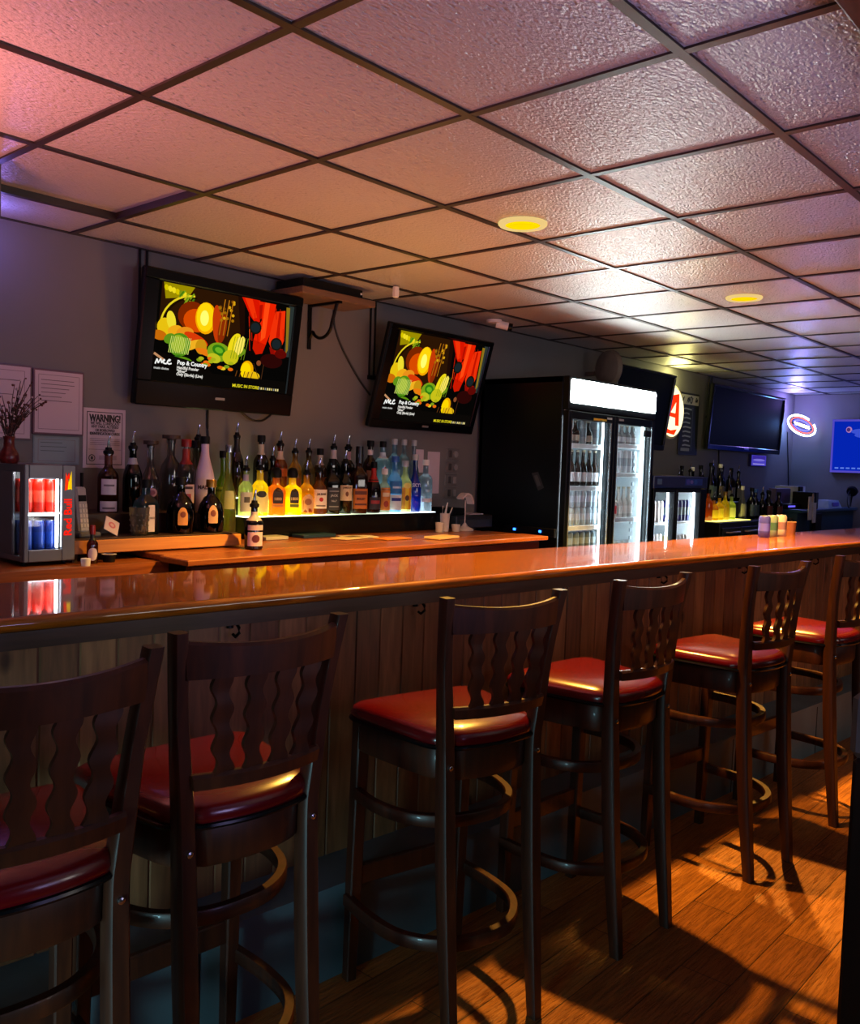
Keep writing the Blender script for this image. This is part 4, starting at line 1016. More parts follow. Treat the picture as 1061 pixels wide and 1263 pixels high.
for x0, x1, colr, lb in ((2.30, 2.52, '#15324a', 'flat dark blue tray at the foot of the black riser'), (2.06, 2.20, '#a8a89c', 'white card lying at the foot of the black riser')):
    tag(MB().bbox(x0, x1, 2.50, 2.595, ZR + .0035, ZR + .02, .002).build('tray' if 'tray' in lb else 'card', plain(colr, rough=.4)), lb, 'tray' if 'tray' in lb else 'card')

# ------------------------------------------------------------------ cans and beer bottles (shared shapes)
def can_mesh(r, h, side, band, top='#b8bcc0'):
    mb = MB()
    mb.lathe([(r * .85, 0), (r, h * .05), (r, h * .30)], 16, cap=False, mi=0); mb.lathe([(r, h * .30), (r, h * .66)], 16, cap=False, mi=1)
    mb.lathe([(r, h * .66), (r, h * .90), (r * .82, h * .985)], 16, cap=False, mi=0); mb.lathe([(r * .82, h * .985), (r * .82, h), (r * .76, h * .985), (.001, h * .985)], 16, cap=False, mi=2)
    return mb, [plain(side, rough=.3, metal=.15, var=.05), plain(band, rough=.3, metal=.15, var=.05), plain(top, rough=.3, metal=.9)]
_can = {}
def can(x, y, z, label, group, r=.031, h=.12, side='#c0c8cc', band='#d8e0e4', cat='can', name='drink_can', rot=None):
    k = (r, h, side, band)
    if k not in _can:
        mb, ms = can_mesh(r, h, side, band); o = mb.build(name, ms, None, True); _can[k] = o
    else: o = _can[k].copy(); COL.objects.link(o)
    o.location = (x, y, z)
    if rot: o.rotation_euler = rot
    return tag(o, label, cat, group)
_bb = {}
def beer(x, y, z, label, group, h=.235, gl='#2a1a12', lab='#d8d8dc', name='beer_bottle', cat='bottle', r=.030):
    k = (h, gl, lab, r)
    if k not in _bb:
        mb = MB(); pr_ = body_profile('long', r, h)
        mb.lathe(pr_, 14, mi=0); a = MB()
        mb.lathe([(r * 1.01, h * .12), (r * 1.01, h * .38)], 14, cap=False, mi=1); mb.lathe([(r * .44, h * .94), (r * .44, h), (.001, h)], 12, cap=False, mi=2)
        o = mb.build(name, [plain(gl, rough=.15, var=.03), plain(lab, rough=.5, var=.03), plain('#b8b098', rough=.3, metal=.5)], None, True); _bb[k] = o
    else: o = _bb[k].copy(); COL.objects.link(o)
    o.location = (x, y, z); return tag(o, label, cat, group)

# ------------------------------------------------------------------ mini cooler on the counter
mf = empty('mini_cooler', (.885, 2.45, ZL), 'small grey lit counter cooler with glass door full of red and blue cans', 'cooler')
X0, X1, Y0, Y1, Z0, Z1 = .795, .990, 2.30, 2.64, ZL + .016, ZL + .378
M_grey = plain('#6a6c74', rough=.35, metal=.3, var=.04)
mb = MB(); mb.bbox(X0, X1, Y0 + .02, Y1, Z0, Z0 + .022, .003); mb.bbox(X0, X1, Y0 + .02, Y1, Z1 - .03, Z1, .003); mb.bbox(X1 - .012, X1, Y0 + .02, Y1, Z0 + .02, Z1 - .028, .003)
mb.bbox(X0, X1, Y1 - .012, Y1, Z0 + .02, Z1 - .028, .003); mb.bbox(X0, X0 + .012, Y0 + .10, Y1, Z0 + .02, Z1 - .028, .003); mb.bbox(X0, X0 + .012, Y0 + .02, Y0 + .04, Z0 + .02, Z1 - .028, .003)
P(mb, 'cabinet', M_grey, mf)
P(MB().box(X0 + .013, X1 - .013, Y1 - .02, Y1 - .013, Z0 + .023, Z1 - .031), 'liner', M_fridgewhite, mf)
P(MB().box(X0 + .002, X0 + .005, Y0 + .04, Y0 + .10, Z0 + .022, Z1 - .03), 'side_pane', pane_glass(), mf)
mb = MB(); mb.bbox(X0, X0 + .018, Y0, Y0 + .018, Z0, Z1, .003); mb.bbox(X1 - .052, X1, Y0, Y0 + .018, Z0, Z1, .003); mb.bbox(X0 + .017, X1 - .051, Y0, Y0 + .018, Z1 - .052, Z1, .003); mb.bbox(X0 + .017, X1 - .051, Y0, Y0 + .018, Z0, Z0 + .045, .003)
door = P(mb, 'door', M_grey, mf)
o = MB().box(X0 + .018, X1 - .052, Y0 + .007, Y0 + .010, Z0 + .044, Z1 - .051).build('glass_pane', pane_glass()); o.parent = door; o.matrix_parent_inverse = door.matrix_world.inverted()
bpy.context.view_layer.update(); o.matrix_parent_inverse = door.matrix_world.inverted()
p = Pic((X1 - .030, Y0 - .0006, Z0), (1, 0, 0), (0, 0, 1), (0, -1, 0), .0003)
p.text('Red Bull', 0, .165, .042, '#ff2010', bold=.03, rot=PI / 2)
p.ell(0, .285, .013, .016, '#ffe000'); p.poly([(-.014, .265), (-.002, .27), (.001, .30), (-.010, .335)], '#ff3a10'); p.poly([(.014, .268), (.002, .275), (.003, .305), (.012, .34)], '#ffc810'); p.poly([(-.008, .31), (.006, .31), (.002, .335)], '#ff2010')
o = p.mb.build('lettering', picture_mat(1.0)); o.parent = door; bpy.context.view_layer.update(); o.matrix_parent_inverse = door.matrix_world.inverted()
P(MB().box(X0 + .014, X1 - .014, Y0 + .03, Y1 - .02, Z0 + .176, Z0 + .181), 'shelf', M_white, mf)
P(MB().box(X0 + .03, X1 - .06, Y0 + .022, Y0 + .03, Z1 - .045, Z1 - .031), 'lamp_strip', emit('#fff4f0', 45.0), mf)
P(MB().box(X0 + .03, X1 - .06, Y0 + .022, Y0 + .030, Z0 + .1705, Z0 + .1755), 'lamp_strip', emit('#eaf4ff', 34.0), mf)
P(MB().box(X1 - .064, X1 - .056, Y0 + .022, Y0 + .030, Z0 + .05, Z1 - .055), 'lamp_strip', emit('#f4f8ff', 20.0), mf)
mb = MB()
for a in (X0 + .02, X1 - .02):
    for b in (Y0 + .05, Y1 - .03): mb.lathe([(.008, ZL), (.008, Z0)], 10, cx=a, cy=b)
P(mb, 'foot', M_black, mf)
for r_ in range(2):
    for i in range(3):
        can(X0 + .040 + .047 * i, Y0 + .075 + .06 * r_, Z0 + .1815, 'slim red can on the upper shelf of the mini cooler', 'red cans in the mini cooler', r=.022, h=.125, side='#e8240c', band='#ff5a3c')
        can(X0 + .040 + .047 * i, Y0 + .075 + .06 * r_, Z0 + .0225, 'slim dark blue can on the lower shelf of the mini cooler', 'blue cans in the mini cooler', r=.022, h=.128, side='#16307a', band='#1c3c92')

# dried stems in a vase on top of the mini cooler
vs = empty('dried_flower_vase', (.790, 2.42, Z1), 'dark red vase of dried berry twigs on top of the mini cooler', 'vase')
MB().lathe([(.028, 0), (.036, .012), (.034, .035), (.020, .06), (.018, .085), (.022, .10), (.017, .10), (.014, .07), (.001, .06)], 18, cap=False).build('vase', plain('#5a1414', rough=.3, var=.4, scale=60), vs, True)
mb = MB(); mbb = MB(); r5 = random.Random(5)
for i in range(46):
    a = r5.uniform(0, 2 * PI); l = r5.uniform(.12, .26); lean = r5.uniform(.15, .75)
    if i < 6: a = r5.uniform(-.5, .5); lean = r5.uniform(.6, 1.0); l = .22
    pts = [(0, 0, .07)]; px, py, pz = 0, 0, .07
    for k in range(4):
        q = l / 4; w = lean * (.4 + .25 * k)
        px += q * math.sin(w) * math.cos(a) + r5.uniform(-.006, .006); py += q * math.sin(w) * math.sin(a) * .6; pz += q * math.cos(w); pts.append((px, py, pz))
        mbb.sphere((px + r5.uniform(-.008, .008), py, pz + r5.uniform(-.006, .006)), r5.uniform(.003, .0055), r5.choice((0, 0, 0, 1)), 6)
    mb.tube(pts, .0018, 5, rs=[.003, .0024, .002, .0016, .0012])
mb.build('twigs', plain('#3a2420', rough=.7), vs)
o = mbb.build('berries', [plain('#5a2a28', rough=.4), plain('#b8a8ac', rough=.3)], vs, True); o['kind'] = 'stuff'

# ------------------------------------------------------------------ tall drinks fridge
FX0, FX1, FY0, FY1, FZ = 4.075, 5.215, 2.10, 2.80, 2.035
fr = empty('drinks_fridge', ((FX0 + FX1) / 2, 2.45, 0), 'tall black two door glass drinks fridge with a glowing white header', 'fridge')
M_fb = plain('#060b0f', rough=.4, spec=.2, var=.08)
mb = MB(); mb.bbox(FX0, FX0 + .03, FY0 + .05, FY1, .04, FZ, .004); mb.bbox(FX1 - .03, FX1, FY0 + .05, FY1, .04, FZ, .004)
mb.bbox(FX0, FX1, FY0 + .05, FY1, FZ - .04, FZ, .004); mb.bbox(FX0, FX1, FY1 - .03, FY1, .04, FZ, .004); mb.bbox(FX0, FX1, FY0 + .05, FY1, 0.02, .12, .004)
mb.bbox(FX0 + .002, FX1 - .002, FY0 + .052, FY1, 1.83, FZ - .03, .004)
P(mb, 'cabinet', M_fb, fr)
mb = MB(); mb.box(FX0 + .031, FX0 + .036, FY0 + .06, FY1 - .03, .12, 1.828); mb.box(FX1 - .036, FX1 - .031, FY0 + .06, FY1 - .03, .12, 1.828); mb.box(FX0 + .03, FX1 - .03, FY1 - .038, FY1 - .031, .12, 1.828); mb.box(FX0 + .03, FX1 - .03, FY0 + .06, FY1 - .03, 1.822, 1.829)
P(mb, 'liner', M_fridgewhite, fr)
# header
mb = MB(); mb.bbox(FX0, FX1, FY0, FY0 + .05, 1.825, FZ, .006); hd = P(mb, 'header', M_fb, fr)
p = []
for cx, cz, a0 in ((FX1 - .035, 2.0, 0), (FX0 + .035, 2.0, 90), (FX0 + .035, 1.888, 180), (FX1 - .035, 1.888, 270)):
    for k in range(5): t = math.radians(a0 + 22.5 * k); p.append((cx + .018 * math.cos(t), cz + .018 * math.sin(t)))
mb = MB(); mb.loft([[(a, FY0 - .004, b) for a, b in p], [(a, FY0 + .002, b) for a, b in p]], True)
o = mb.build('light_panel', emit('#eefaf6', 44.0)); part(o, hd)
# doors
for k, (a, b) in enumerate(((FX0 + .005, (FX0 + FX1) / 2 - .003), ((FX0 + FX1) / 2 + .003, FX1 - .005))):
    mb = MB(); w = .038
    mb.bbox(a, a + w, FY0, FY0 + .045, .13, 1.822, .004); mb.bbox(b - w, b, FY0, FY0 + .045, .13, 1.822, .004); mb.bbox(a + w - .002, b - w + .002, FY0, FY0 + .045, 1.768, 1.822, .004); mb.bbox(a + w - .002, b - w + .002, FY0, FY0 + .045, .13, .19, .004)
    d = P(mb, 'door', M_fb, fr)
    part(MB().box(a + w, b - w, FY0 + .018, FY0 + .022, .19, 1.768).build('glass_pane', pane_glass()), d)
    mb = MB(); mb.box(a + w, a + w + .006, FY0 - .0005, FY0 + .01, .19, 1.768); mb.box(b - w - .006, b - w, FY0 - .0005, FY0 + .01, .19, 1.768)
    part(mb.build('bright_trim', plain('#c8d0d4', rough=.25, metal=.8)), d)
    part(MB().bbox(b - .10 if k == 0 else a + .05, b - .04 if k == 0 else a + .11, FY0 - .003, FY0 + .002, 1.79, 1.803, .001).build('door_badge', plain('#b0b8bc', rough=.3)), d)
    lx = b - w - .020 if k == 0 else b - w - .050
    P(MB().bbox(lx, lx + (.011 if k == 0 else .016), FY0 + .050, FY0 + .062, .20, 1.79, .003), 'light_tube', emit('#e2f6ff', 18.0), fr)
    P(MB().bbox(a + .012, a + .030, FY0 + .048, FY0 + .060, .20, 1.79, .003), 'light_tube', emit('#e2f6ff', 45.0), fr)  # extra tube added behind the stile to brighten the interior
P(MB().bbox((FX0 + FX1) / 2 - .03, (FX0 + FX1) / 2 + .03, FY0 + .046, FY0 + .07, .12, 1.825, .003), 'centre_post', M_fb, fr)
P(MB().bbox(FX1 - .14, FX1 - .06, FY0 - .002, FY0 + .02, 1.70, 1.745, .004), 'thermometer', M_black, fr)
M_shelfw = plain('#e4ecf0', rough=.35, metal=.2)
def wire_shelf(x0, x1, z, own, y0=FY0 + .066, y1=FY1 - .05):
    mb = MB(); mb.bbox(x0, x1, y0, y0 + .012, z - .02, z + .012, .002); mb.bbox(x0, x1, y1 - .01, y1, z - .012, z, .002)
    n = int((x1 - x0) / .03)
    for i in range(n + 1): xx = x0 + .004 + (x1 - x0 - .008) * i / n; mb.box(xx - .0025, xx + .0025, y0, y1, z - .006, z - .001)
    for q in (x0, x1 - .006): mb.box(q, q + .006, y0, y1, z - .01, z + .004)
    return P(mb, 'wire_shelf', M_shelfw, own)
LX0, LX1 = FX0 + .045, (FX0 + FX1) / 2 - .035
RX0_, RX1_ = (FX0 + FX1) / 2 + .035, FX1 - .045
for z in (.45, .80, 1.075, 1.335, 1.610): wire_shelf(LX0, LX1, z, fr)
for z in (.45, .80, 1.115, 1.430, 1.630): wire_shelf(RX0_, RX1_, z, fr)
# side frame strips inside the right door
mb = MB()
for i in range(28): mb.box(FX1 - .135, FX1 - .115, FY0 + .088, FY0 + .10, .25 + .055 * i, .275 + .055 * i)
P(mb, 'shelf_ladder', plain('#9aa8b0', rough=.4), fr)
P(MB().box(FX0 + .30, FX0 + .46, FY0 - .0008, FY0 + .001, 1.775, 1.79), 'sticker', plain('#b8a030', rough=.5), fr)
# sticker on the side
p = Pic((FX0 - .0006, 2.36, 1.36), (0, -1, 0), (0, 0, 1), (-1, 0, 0)); p.poly([(0, .06), (.05, .07), (.10, -.03), (.055, -.05)], '#2a3236'); p.poly([(.02, .045), (.045, .05), (.075, -.015), (.05, -.025)], '#4a5458')
P(p.mb, 'side_sticker', print_mat(), fr)
pw = empty('glint_strip', (FX0 - .01, 2.35, 1.04), 'dark added strip with two glowing blue glints on the side of the tall fridge', 'strip')  # strip added to carry two blue glints as glowing spots
P(MB().bbox(FX0 - .025, FX0 - .0005, 2.15, 2.55, 1.02, 1.075, .004), 'strip_body', M_black, pw)
for yy in (2.26, 2.46): P(MB().bbox(FX0 - .030, FX0 - .024, yy - .010, yy + .010, 1.045, 1.060, .002), 'blue_glint', emit('#2a70ff', 5.0), pw)

def row(x0, x1, n): return [x0 + (x1 - x0) * (i + .5) / n for i in range(n)]
YF = FY0 + .112
L1 = 'drinks in the tall fridge'
for i, x in enumerate(row(LX0 + .02, LX1 + .0, 6)):
    lb = ('dark bottle on the top shelf behind the first fridge door', 'tall silver can on the top shelf behind the first fridge door')
    if i in (1, 2, 4): beer(x, YF, 1.622, lb[0], 'dark bottles on the top fridge shelf', h=.15, lab='#a8a090')
    else: can(x, YF, 1.622, lb[1], 'silver cans on the top fridge shelf', h=.155, side='#8a989c', band='#6c7c84')
for rr in range(2):
    for x in row(LX0 + .0, LX1 + .02, 7):
        beer(x, YF + .09 * rr, 1.347, 'brown beer bottle with white label on the second shelf of the tall fridge', 'brown beer bottles on the second fridge shelf', h=.235 - .004 * rr, r=.029)
for lv in range(2):
    for x in row(LX0 + .0, LX1 + .02, 7):
        can(x, YF, 1.087 + .118 * lv, ['white and silver can standing on the third shelf of the tall fridge', 'white and silver can stacked on another, third shelf of the tall fridge'][lv], ['silver cans on the third fridge shelf', 'upper silver cans on the third fridge shelf'][lv], h=.116, side='#b4c4cc', band='#d8e2ea')
for i, x in enumerate(row(LX0 + .0, LX1 + .02, 7)):
    c = i > 4
    can(x, YF, .812, 'blue can on the lowest visible shelf of the tall fridge' if c else 'white can with red band on the lowest visible shelf of the tall fridge', 'blue cans on the low fridge shelf' if c else 'red banded cans on the low fridge shelf', h=.116, side='#2038a8' if c else '#d8d8dc', band='#2840c8' if c else '#b84048')
    can(x, YF, .9285, 'grey can stacked upon another on the lowest visible fridge shelf', 'grey cans on the low fridge shelf', h=.116, side='#5a686e', band='#8a989e')
for x in row(RX0_ + .0, RX1_ - .05, 6): beer(x, YF, 1.642, 'pale bottle on the top shelf behind the second fridge door', 'pale bottles on the top fridge shelf', h=.13, gl='#8a8a88', lab='#c8ccd0')
for x in row(RX0_ + .0, RX1_ - .02, 7): can(x, YF, 1.442, 'slim white can on the second shelf behind the second fridge door', 'white cans on the second fridge shelf', h=.155, r=.026, side='#d0dade', band='#a8b8c0')
for i, x in enumerate(row(RX0_ + .0, RX1_ - .06, 6)): beer(x, YF, 1.127, 'white bottle with red label behind the second fridge door' if i == 2 else 'white bottle on the third shelf behind the second fridge door', 'red labelled bottles on the third fridge shelf' if i == 2 else 'white bottles on the third fridge shelf', h=.215, gl='#c8c4bc', lab='#b8242c' if i == 2 else '#e0dcd4', r=.029)
for x in row(RX0_ + .0, RX1_ - .06, 5): can(x, YF, .812, 'white can on the low shelf behind the second fridge door', 'white cans on the low fridge shelf', h=.15, side='#d4dee2', band='#e4ecf0')

# ------------------------------------------------------------------ counter height cooler
CX0, CX1, CY0, CY1, CZ = 5.235, 6.135, 2.10, 2.72, 1.43
ck = empty('glass_door_cooler', ((CX0 + CX1) / 2, 2.4, 0), 'chest high black cooler with dark blue header and two lit glass doors', 'cooler')
mb = MB(); mb.bbox(CX0, CX0 + .03, CY0 + .045, CY1, .02, CZ, .004); mb.bbox(CX1 - .03, CX1, CY0 + .045, CY1, .02, CZ, .004); mb.bbox(CX0, CX1, CY0 + .045, CY1, CZ - .11, CZ, .004); mb.bbox(CX0, CX1, CY1 - .03, CY1, .02, CZ, .004); mb.bbox(CX0, CX1, CY0 + .045, CY1, .02, .14, .004)
P(mb, 'cabinet', M_fb, ck)
P(MB().bbox(CX0, CX1, CY0, CY0 + .046, CZ - .095, CZ - .004, .004), 'header', plain('#1c2a5c', rough=.3), ck)
p = Pic((CX0 + .05, CY0 - .0008, CZ - .075), (1, 0, 0), (0, 0, 1), (0, -1, 0)); p.rect(-.02, .82, -.005, .065, '#1a2858'); p.rect(0, .07, .01, .05, '#5a7a9a'); p.rect(.45, .75, .005, .055, '#1c3c9a'); p.ell(.50, .03, .03, .02, '#4a4ab8'); p.ell(.56, .03, .025, .015, '#7a6ac0'); p.ell(.63, .03, .03, .02, '#2a5ab8')
P(p.mb, 'header_print', print_mat(), ck)
mb = MB(); mb.box(CX0 + .031, CX1 - .031, CY1 - .04, CY1 - .031, .14, CZ - .112); mb.box(CX0 + .03, CX0 + .035, CY0 + .06, CY1 - .03, .14, CZ - .112); mb.box(CX1 - .035, CX1 - .03, CY0 + .06, CY1 - .03, .14, CZ - .112)
P(mb, 'liner', M_fridgewhite, ck)
for k, (a, b) in enumerate(((CX0 + .004, 5.60), (5.605, CX1 - .09))):
    mb = MB(); w = .03
    mb.bbox(a, a + w, CY0, CY0 + .042, .15, CZ - .10, .003); mb.bbox(b - w, b, CY0, CY0 + .042, .15, CZ - .10, .003); mb.bbox(a + w - .001, b - w + .001, CY0, CY0 + .042, CZ - .125, CZ - .10, .003); mb.bbox(a + w - .001, b - w + .001, CY0, CY0 + .042, .15, .20, .003)
    d = P(mb, 'door', M_fb, ck)
    part(MB().box(a + w, b - w, CY0 + .018, CY0 + .022, .20, CZ - .125).build('glass_pane', pane_glass()), d)
    P(MB().bbox(a + w + .004, a + w + .012, CY0 + .045, CY0 + .057, .22, CZ - .13, .003), 'light_tube', emit('#f0f8ff', 40.0), ck)
    P(MB().bbox(b - w - .014, b - w - .002, CY0 + .045, CY0 + .057, .22, CZ - .13, .003), 'light_tube', emit('#f0f8ff', 40.0), ck)
    for z in (.55, .82, 1.07): 
        mb = MB(); mb.bbox(a + .03, b - .03, CY0 + .062, CY0 + .072, z - .012, z + .006, .002); mb.box(a + .03, b - .03, CY0 + .072, CY1 - .05, z - .004, z)
        P(mb, 'shelf', M_shelfw, ck)
P(MB().bbox(CX1 - .088, CX1, CY0 + .004, CY0 + .046, .15, CZ - .10, .003), 'side_stile', M_fb, ck)
for x in row(CX0 + .04, 5.575, 5):
    for z, w_ in ((1.077, 'upper'), (.827, 'middle')):
        can(x, CY0 + .108, z, 'white tall can on the %s shelf of the chest high cooler' % w_, 'white cans on the %s shelf of the chest high cooler' % w_, h=.16, side='#dcdcd8', band='#e8e8e4')
for i, x in enumerate(row(5.64, CX1 - .12, 6)):
    can(x, CY0 + .108, 1.077, 'tall dark can with violet top band in the chest high cooler', 'violet banded cans in the chest high cooler', h=.165, side='#2a2a6a' , band='#6a7a80')
    can(x, CY0 + .108, .827, 'olive can on the middle shelf of the chest high cooler' if i in (0, 1) else 'grey can on the middle shelf of the chest high cooler', 'olive cans in the chest high cooler' if i in (0, 1) else 'grey cans in the chest high cooler', h=.14, side='#8a8048' if i in (0, 1) else '#a8a8a8', band='#6a6428' if i in (0, 1) else '#b8b8b4')
# things on top of the cooler
vb = empty('ornament', (5.42, 2.40, CZ), 'small dark bottle shaped ornament with pink base on the chest high cooler', 'ornament')
MB().lathe([(.05, 0), (.055, .03), (.04, .06), (.022, .09), (.016, .17), (.001, .19)], 14).build('ornament_body', plain('#2a2018', rough=.4), vb, True)
mb = MB(); mb.sphere((.07, -.03, .035), .035, 0, 12); mb.sphere((.11, -.02, .02), .02, 0, 10); mb.build('pink_base', plain('#a86a6a', rough=.5), vb, True)
tag(MB().bbox(5.58, 6.0, 2.66, 2.70, CZ + .0005, CZ + .17, .004).build('dark_board', plain('#20281f', rough=.6)), 'dark board propped on the chest high cooler', 'board')

# round wall fan over the fridge
fn = empty('wall_fan', (5.45, 2.62, 2.25), 'round grey fan on the wall above the tall drinks fridge', 'fan')
mb = MB(); mb.M = Matrix.Translation((5.33, 2.56, 2.225)) @ Matrix.Rotation(1.25, 4, 'Z') @ Matrix.Rotation(PI / 2, 4, 'X')
for r in (.135, .105, .07, .04): mb.tube([(r * math.cos(2 * PI * i / 28), r * math.sin(2 * PI * i / 28), .035 * (1 - r / .135)) for i in range(28)], .004, 6, closed=True)
for i in range(14): a = 2 * PI * i / 14; mb.tube([(.03 * math.cos(a), .03 * math.sin(a), .03), (.135 * math.cos(a), .135 * math.sin(a), 0)], .0025, 5)
mb.lathe([(.035, .0), (.04, .035), (.001, .038)], 14)
M_fan = plain('#6a6456', rough=.5)
P(mb, 'grille', M_fan, fn, True)
mb = MB(); mb.M = Matrix.Translation((5.33, 2.56, 2.225)) @ Matrix.Rotation(1.25, 4, 'Z') @ Matrix.Rotation(PI / 2, 4, 'X')
mb.lathe([(.001, -.07), (.08, -.065), (.13, -.035), (.138, 0), (.132, 0), (.122, -.03), (.001, -.052)], 28, cap=False); P(mb, 'back_shell', plain('#7a7260', rough=.5), fn, True)
mb = MB(); mb.M = Matrix.Translation((5.33, 2.56, 2.225)) @ Matrix.Rotation(1.25, 4, 'Z') @ Matrix.Rotation(PI / 2, 4, 'X')
for i in range(4):
    a = PI / 2 * i; mb.add([(.02 * math.cos(a), .02 * math.sin(a), .0), (.115 * math.cos(a - .4), .115 * math.sin(a - .4), -.015), (.12 * math.cos(a + .2), .12 * math.sin(a + .2), .006)], [(0, 1, 2)])
P(mb, 'blades', M_black, fn)
P(MB().tube([(5.36, 2.63, 2.22), (5.42, 2.75, 2.20), (5.42, 2.822, 2.20)], .018, 10), 'wall_arm', M_fan, fn, True)

# ------------------------------------------------------------------ neon and lit signs, poster
na = empty('lit_round_sign', (6.8, 2.79, 2.0), 'lit cream round sign with a red letter, half hidden by a dark television', 'sign')
p = Pic((6.80, YW1 - .06, 1.995), (1, 0, 0), (0, 0, 1), (0, -1, 0), .0004)
mb = MB(); mb.M = Matrix.Translation((6.80, YW1 - .001, 1.995)) @ Matrix.Rotation(PI / 2, 4, 'X'); mb.lathe([(.238, 0), (.245, .05), (.225, .056), (.222, .05), (.001, .05)], 40, cap=False); P(mb, 'casing', plain('#d8ccb0', rough=.4), na, True)
p.ell(0, 0, .222, .222, '#f4e6b0', n=40)
A = [(-.20, -.10), (.00, .15), (.12, .17), (.135, -.12), (.06, -.12), (.055, -.05), (-.07, -.04), (-.12, -.10)]
p.poly(A, '#f02808'); p.poly([(-.035, -.005), (.055, -.01), (.062, .09)], '#f4e6b0'); p.poly([(-.12, -.19), (.05, -.205), (.10, -.15), (-.02, -.165), (-.17, -.14)], '#f02808'); p.line([(-.20, .02), (-.12, .14), (0, .195)], .02, '#f02808')
P(p.mb, 'face', picture_mat(1.9), na)
def chalk(p, w, h):
    r = random.Random(2); p.rect(w * .02, w * .98, h * .82, h * .98, '#b0b0ac')
    for i in range(14): a = r.uniform(.06, .86); p.line([(w * a, h * r.uniform(.84, .88)), (w * (a + .06), h * r.uniform(.91, .96))], .012, '#22282a')
    p.ell(w * .55, h * .9, .03, .035, '#2a3032'); p.ell(w * .55, h * .9, .018, .022, '#8a8a88')
    for i in range(9): b = .74 - .075 * i; a = r.uniform(.1, .2); p.line([(w * a, h * b), (w * (a + .15), h * (b + .012)), (w * r.uniform(.45, .6), h * b)], .014, '#a0a8a8')
    p.rect(w * .62, w * .66, h * .06, h * .78, '#4a5254'); p.rect(w * .08, w * .55, h * .05, h * .10, '#8a9092')
notice('tall black and white drinks poster beside the large dark television', 7.04, 7.44, 1.62, 2.20, plain('#2a2a28', rough=.5), '#171d1f', chalk, 'drinks_poster', .012)
def violet(p, w, h):
    p.rect(0, w, 0, h, '#4a40c0'); p.rect(w * .05, w * .95, h * .62, h * .95, '#3a2a9a'); p.rect(w * .10, w * .9, h * .12, h * .2, '#a8a0e8'); p.ell(w * .5, h * .55, w * .4, h * .12, '#7a70d8')
vsn = empty('violet_sign', (8.93, YW1, 1.61), 'small glowing violet sign under the large dark television', 'sign')
P(MB().bbox(8.72, 9.15, YW1 - .03, YW1 - .001, 1.545, 1.675, .004), 'casing', plain('#38306a', rough=.4), vsn)
p = Pic((8.735, YW1 - .031, 1.555), (1, 0, 0), (0, 0, 1), (0, -1, 0)); violet(p, .40, .11); P(p.mb, 'face', picture_mat(.9), vsn)

no = empty('neon_oval_sign', (10.0, 2.7, 2.02), 'oval neon sign with white and red rings in the corner beyond the large television', 'sign')
NX, NY, NZ = 9.78, 2.655, 2.035
DX, DY = .66, -.75
def nring(rx, rz, dn, t): return (NX + DX * rx * math.cos(t) - .75 * dn, NY + DY * rx * math.cos(t) - .66 * dn, NZ + rz * math.sin(t) - .30 * rx * math.cos(t))
def oval(rx, rz, dn, a0=0, a1=2 * PI, n=40): return [nring(rx, rz, dn, a0 + (a1 - a0) * i / n) for i in range(n + 1)]
P(MB().tube(oval(.158, .105, 0, 1.05, 2 * PI + .55), .0095, 10), 'outer_tube', emit('#d0e0ff', 12.0), no, True)
P(MB().tube(oval(.128, .078, .004, 0, 2 * PI), .007, 8), 'inner_tube', emit('#ff7a78', 1.5), no, True)
P(MB().tube(oval(.095, .052, .0, .3, PI - .3), .006, 8), 'blue_tube', emit('#2020ff', 30.0), no, True)
P(MB().tube(oval(.095, .052, .0, PI + .3, 2 * PI - .3), .006, 8), 'blue_tube', emit('#2020ff', 30.0), no, True)
wv = [(NX + DX * q - .006, NY + DY * q - .006, NZ - .30 * q + .013 * math.sin(i * 1.25)) for i, q in [(i, -.085 + .17 * i / 40) for i in range(41)]]
P(MB().tube(wv, .0085, 8), 'script_tube', emit('#fff4f0', 6.0), no, True)
mb = MB()
mb.tube([(NX - DX * .13, NY - DY * .13, NZ + .03), (NX + DX * .13, NY + DY * .13, NZ - .05)], .006, 6)
mb.tube([(NX, NY, NZ - .005), (NX + .10, NY + .09, NZ - .005), (NX + .10, YW1 - .001, NZ - .005)], .007, 6)
P(mb, 'mounting_frame', M_black, no)
# blue screen on the end wall
o3, u3, v3, n3 = Vector((XW1 - .06, 2.37, 1.515)), Vector((0, -1, 0)), Vector((0, 0, 1)), Vector((-1, 0, 0))
bs = empty('blue_screen', (XW1, 1.9, 1.8), 'glowing blue screen in a frame glowing violet on the end wall', 'screen')
bw, bh = .95, .595
P(MB().bbox(XW1 - .055, XW1 - .001, 2.37 - bw, 2.37, 1.515, 1.515 + bh, .004), 'casing', M_black, bs)
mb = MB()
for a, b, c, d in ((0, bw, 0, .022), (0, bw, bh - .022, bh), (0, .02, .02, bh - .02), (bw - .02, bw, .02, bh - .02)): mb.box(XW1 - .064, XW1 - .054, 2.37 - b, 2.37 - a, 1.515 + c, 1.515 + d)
P(mb, 'frame', emit('#5a50d0', .8), bs)  # violet light falling on the frame is put in as emission
p = Pic(o3 + u3 * .02 + v3 * .02, u3, v3, n3); sw, sh_ = bw - .04, bh - .04
p.rect(0, sw, 0, sh_, '#0424b0'); p.ell(.16, .46, .032, .034, '#a878b8'); p.ell(.155, .46, .020, .022, '#4a2a70'); p.ell(.30, .44, .12, .03, '#3a50d0'); p.ell(.36, .40, .14, .035, '#3a50d0'); p.ell(.48, .46, .14, .05, '#3a50d0')
for i in range(9): p.rect(.03 + .06 * i, .03 + .06 * i + .04, .022, .038, '#5a7ae0')
P(p.mb, 'display', picture_mat(1.0), bs)

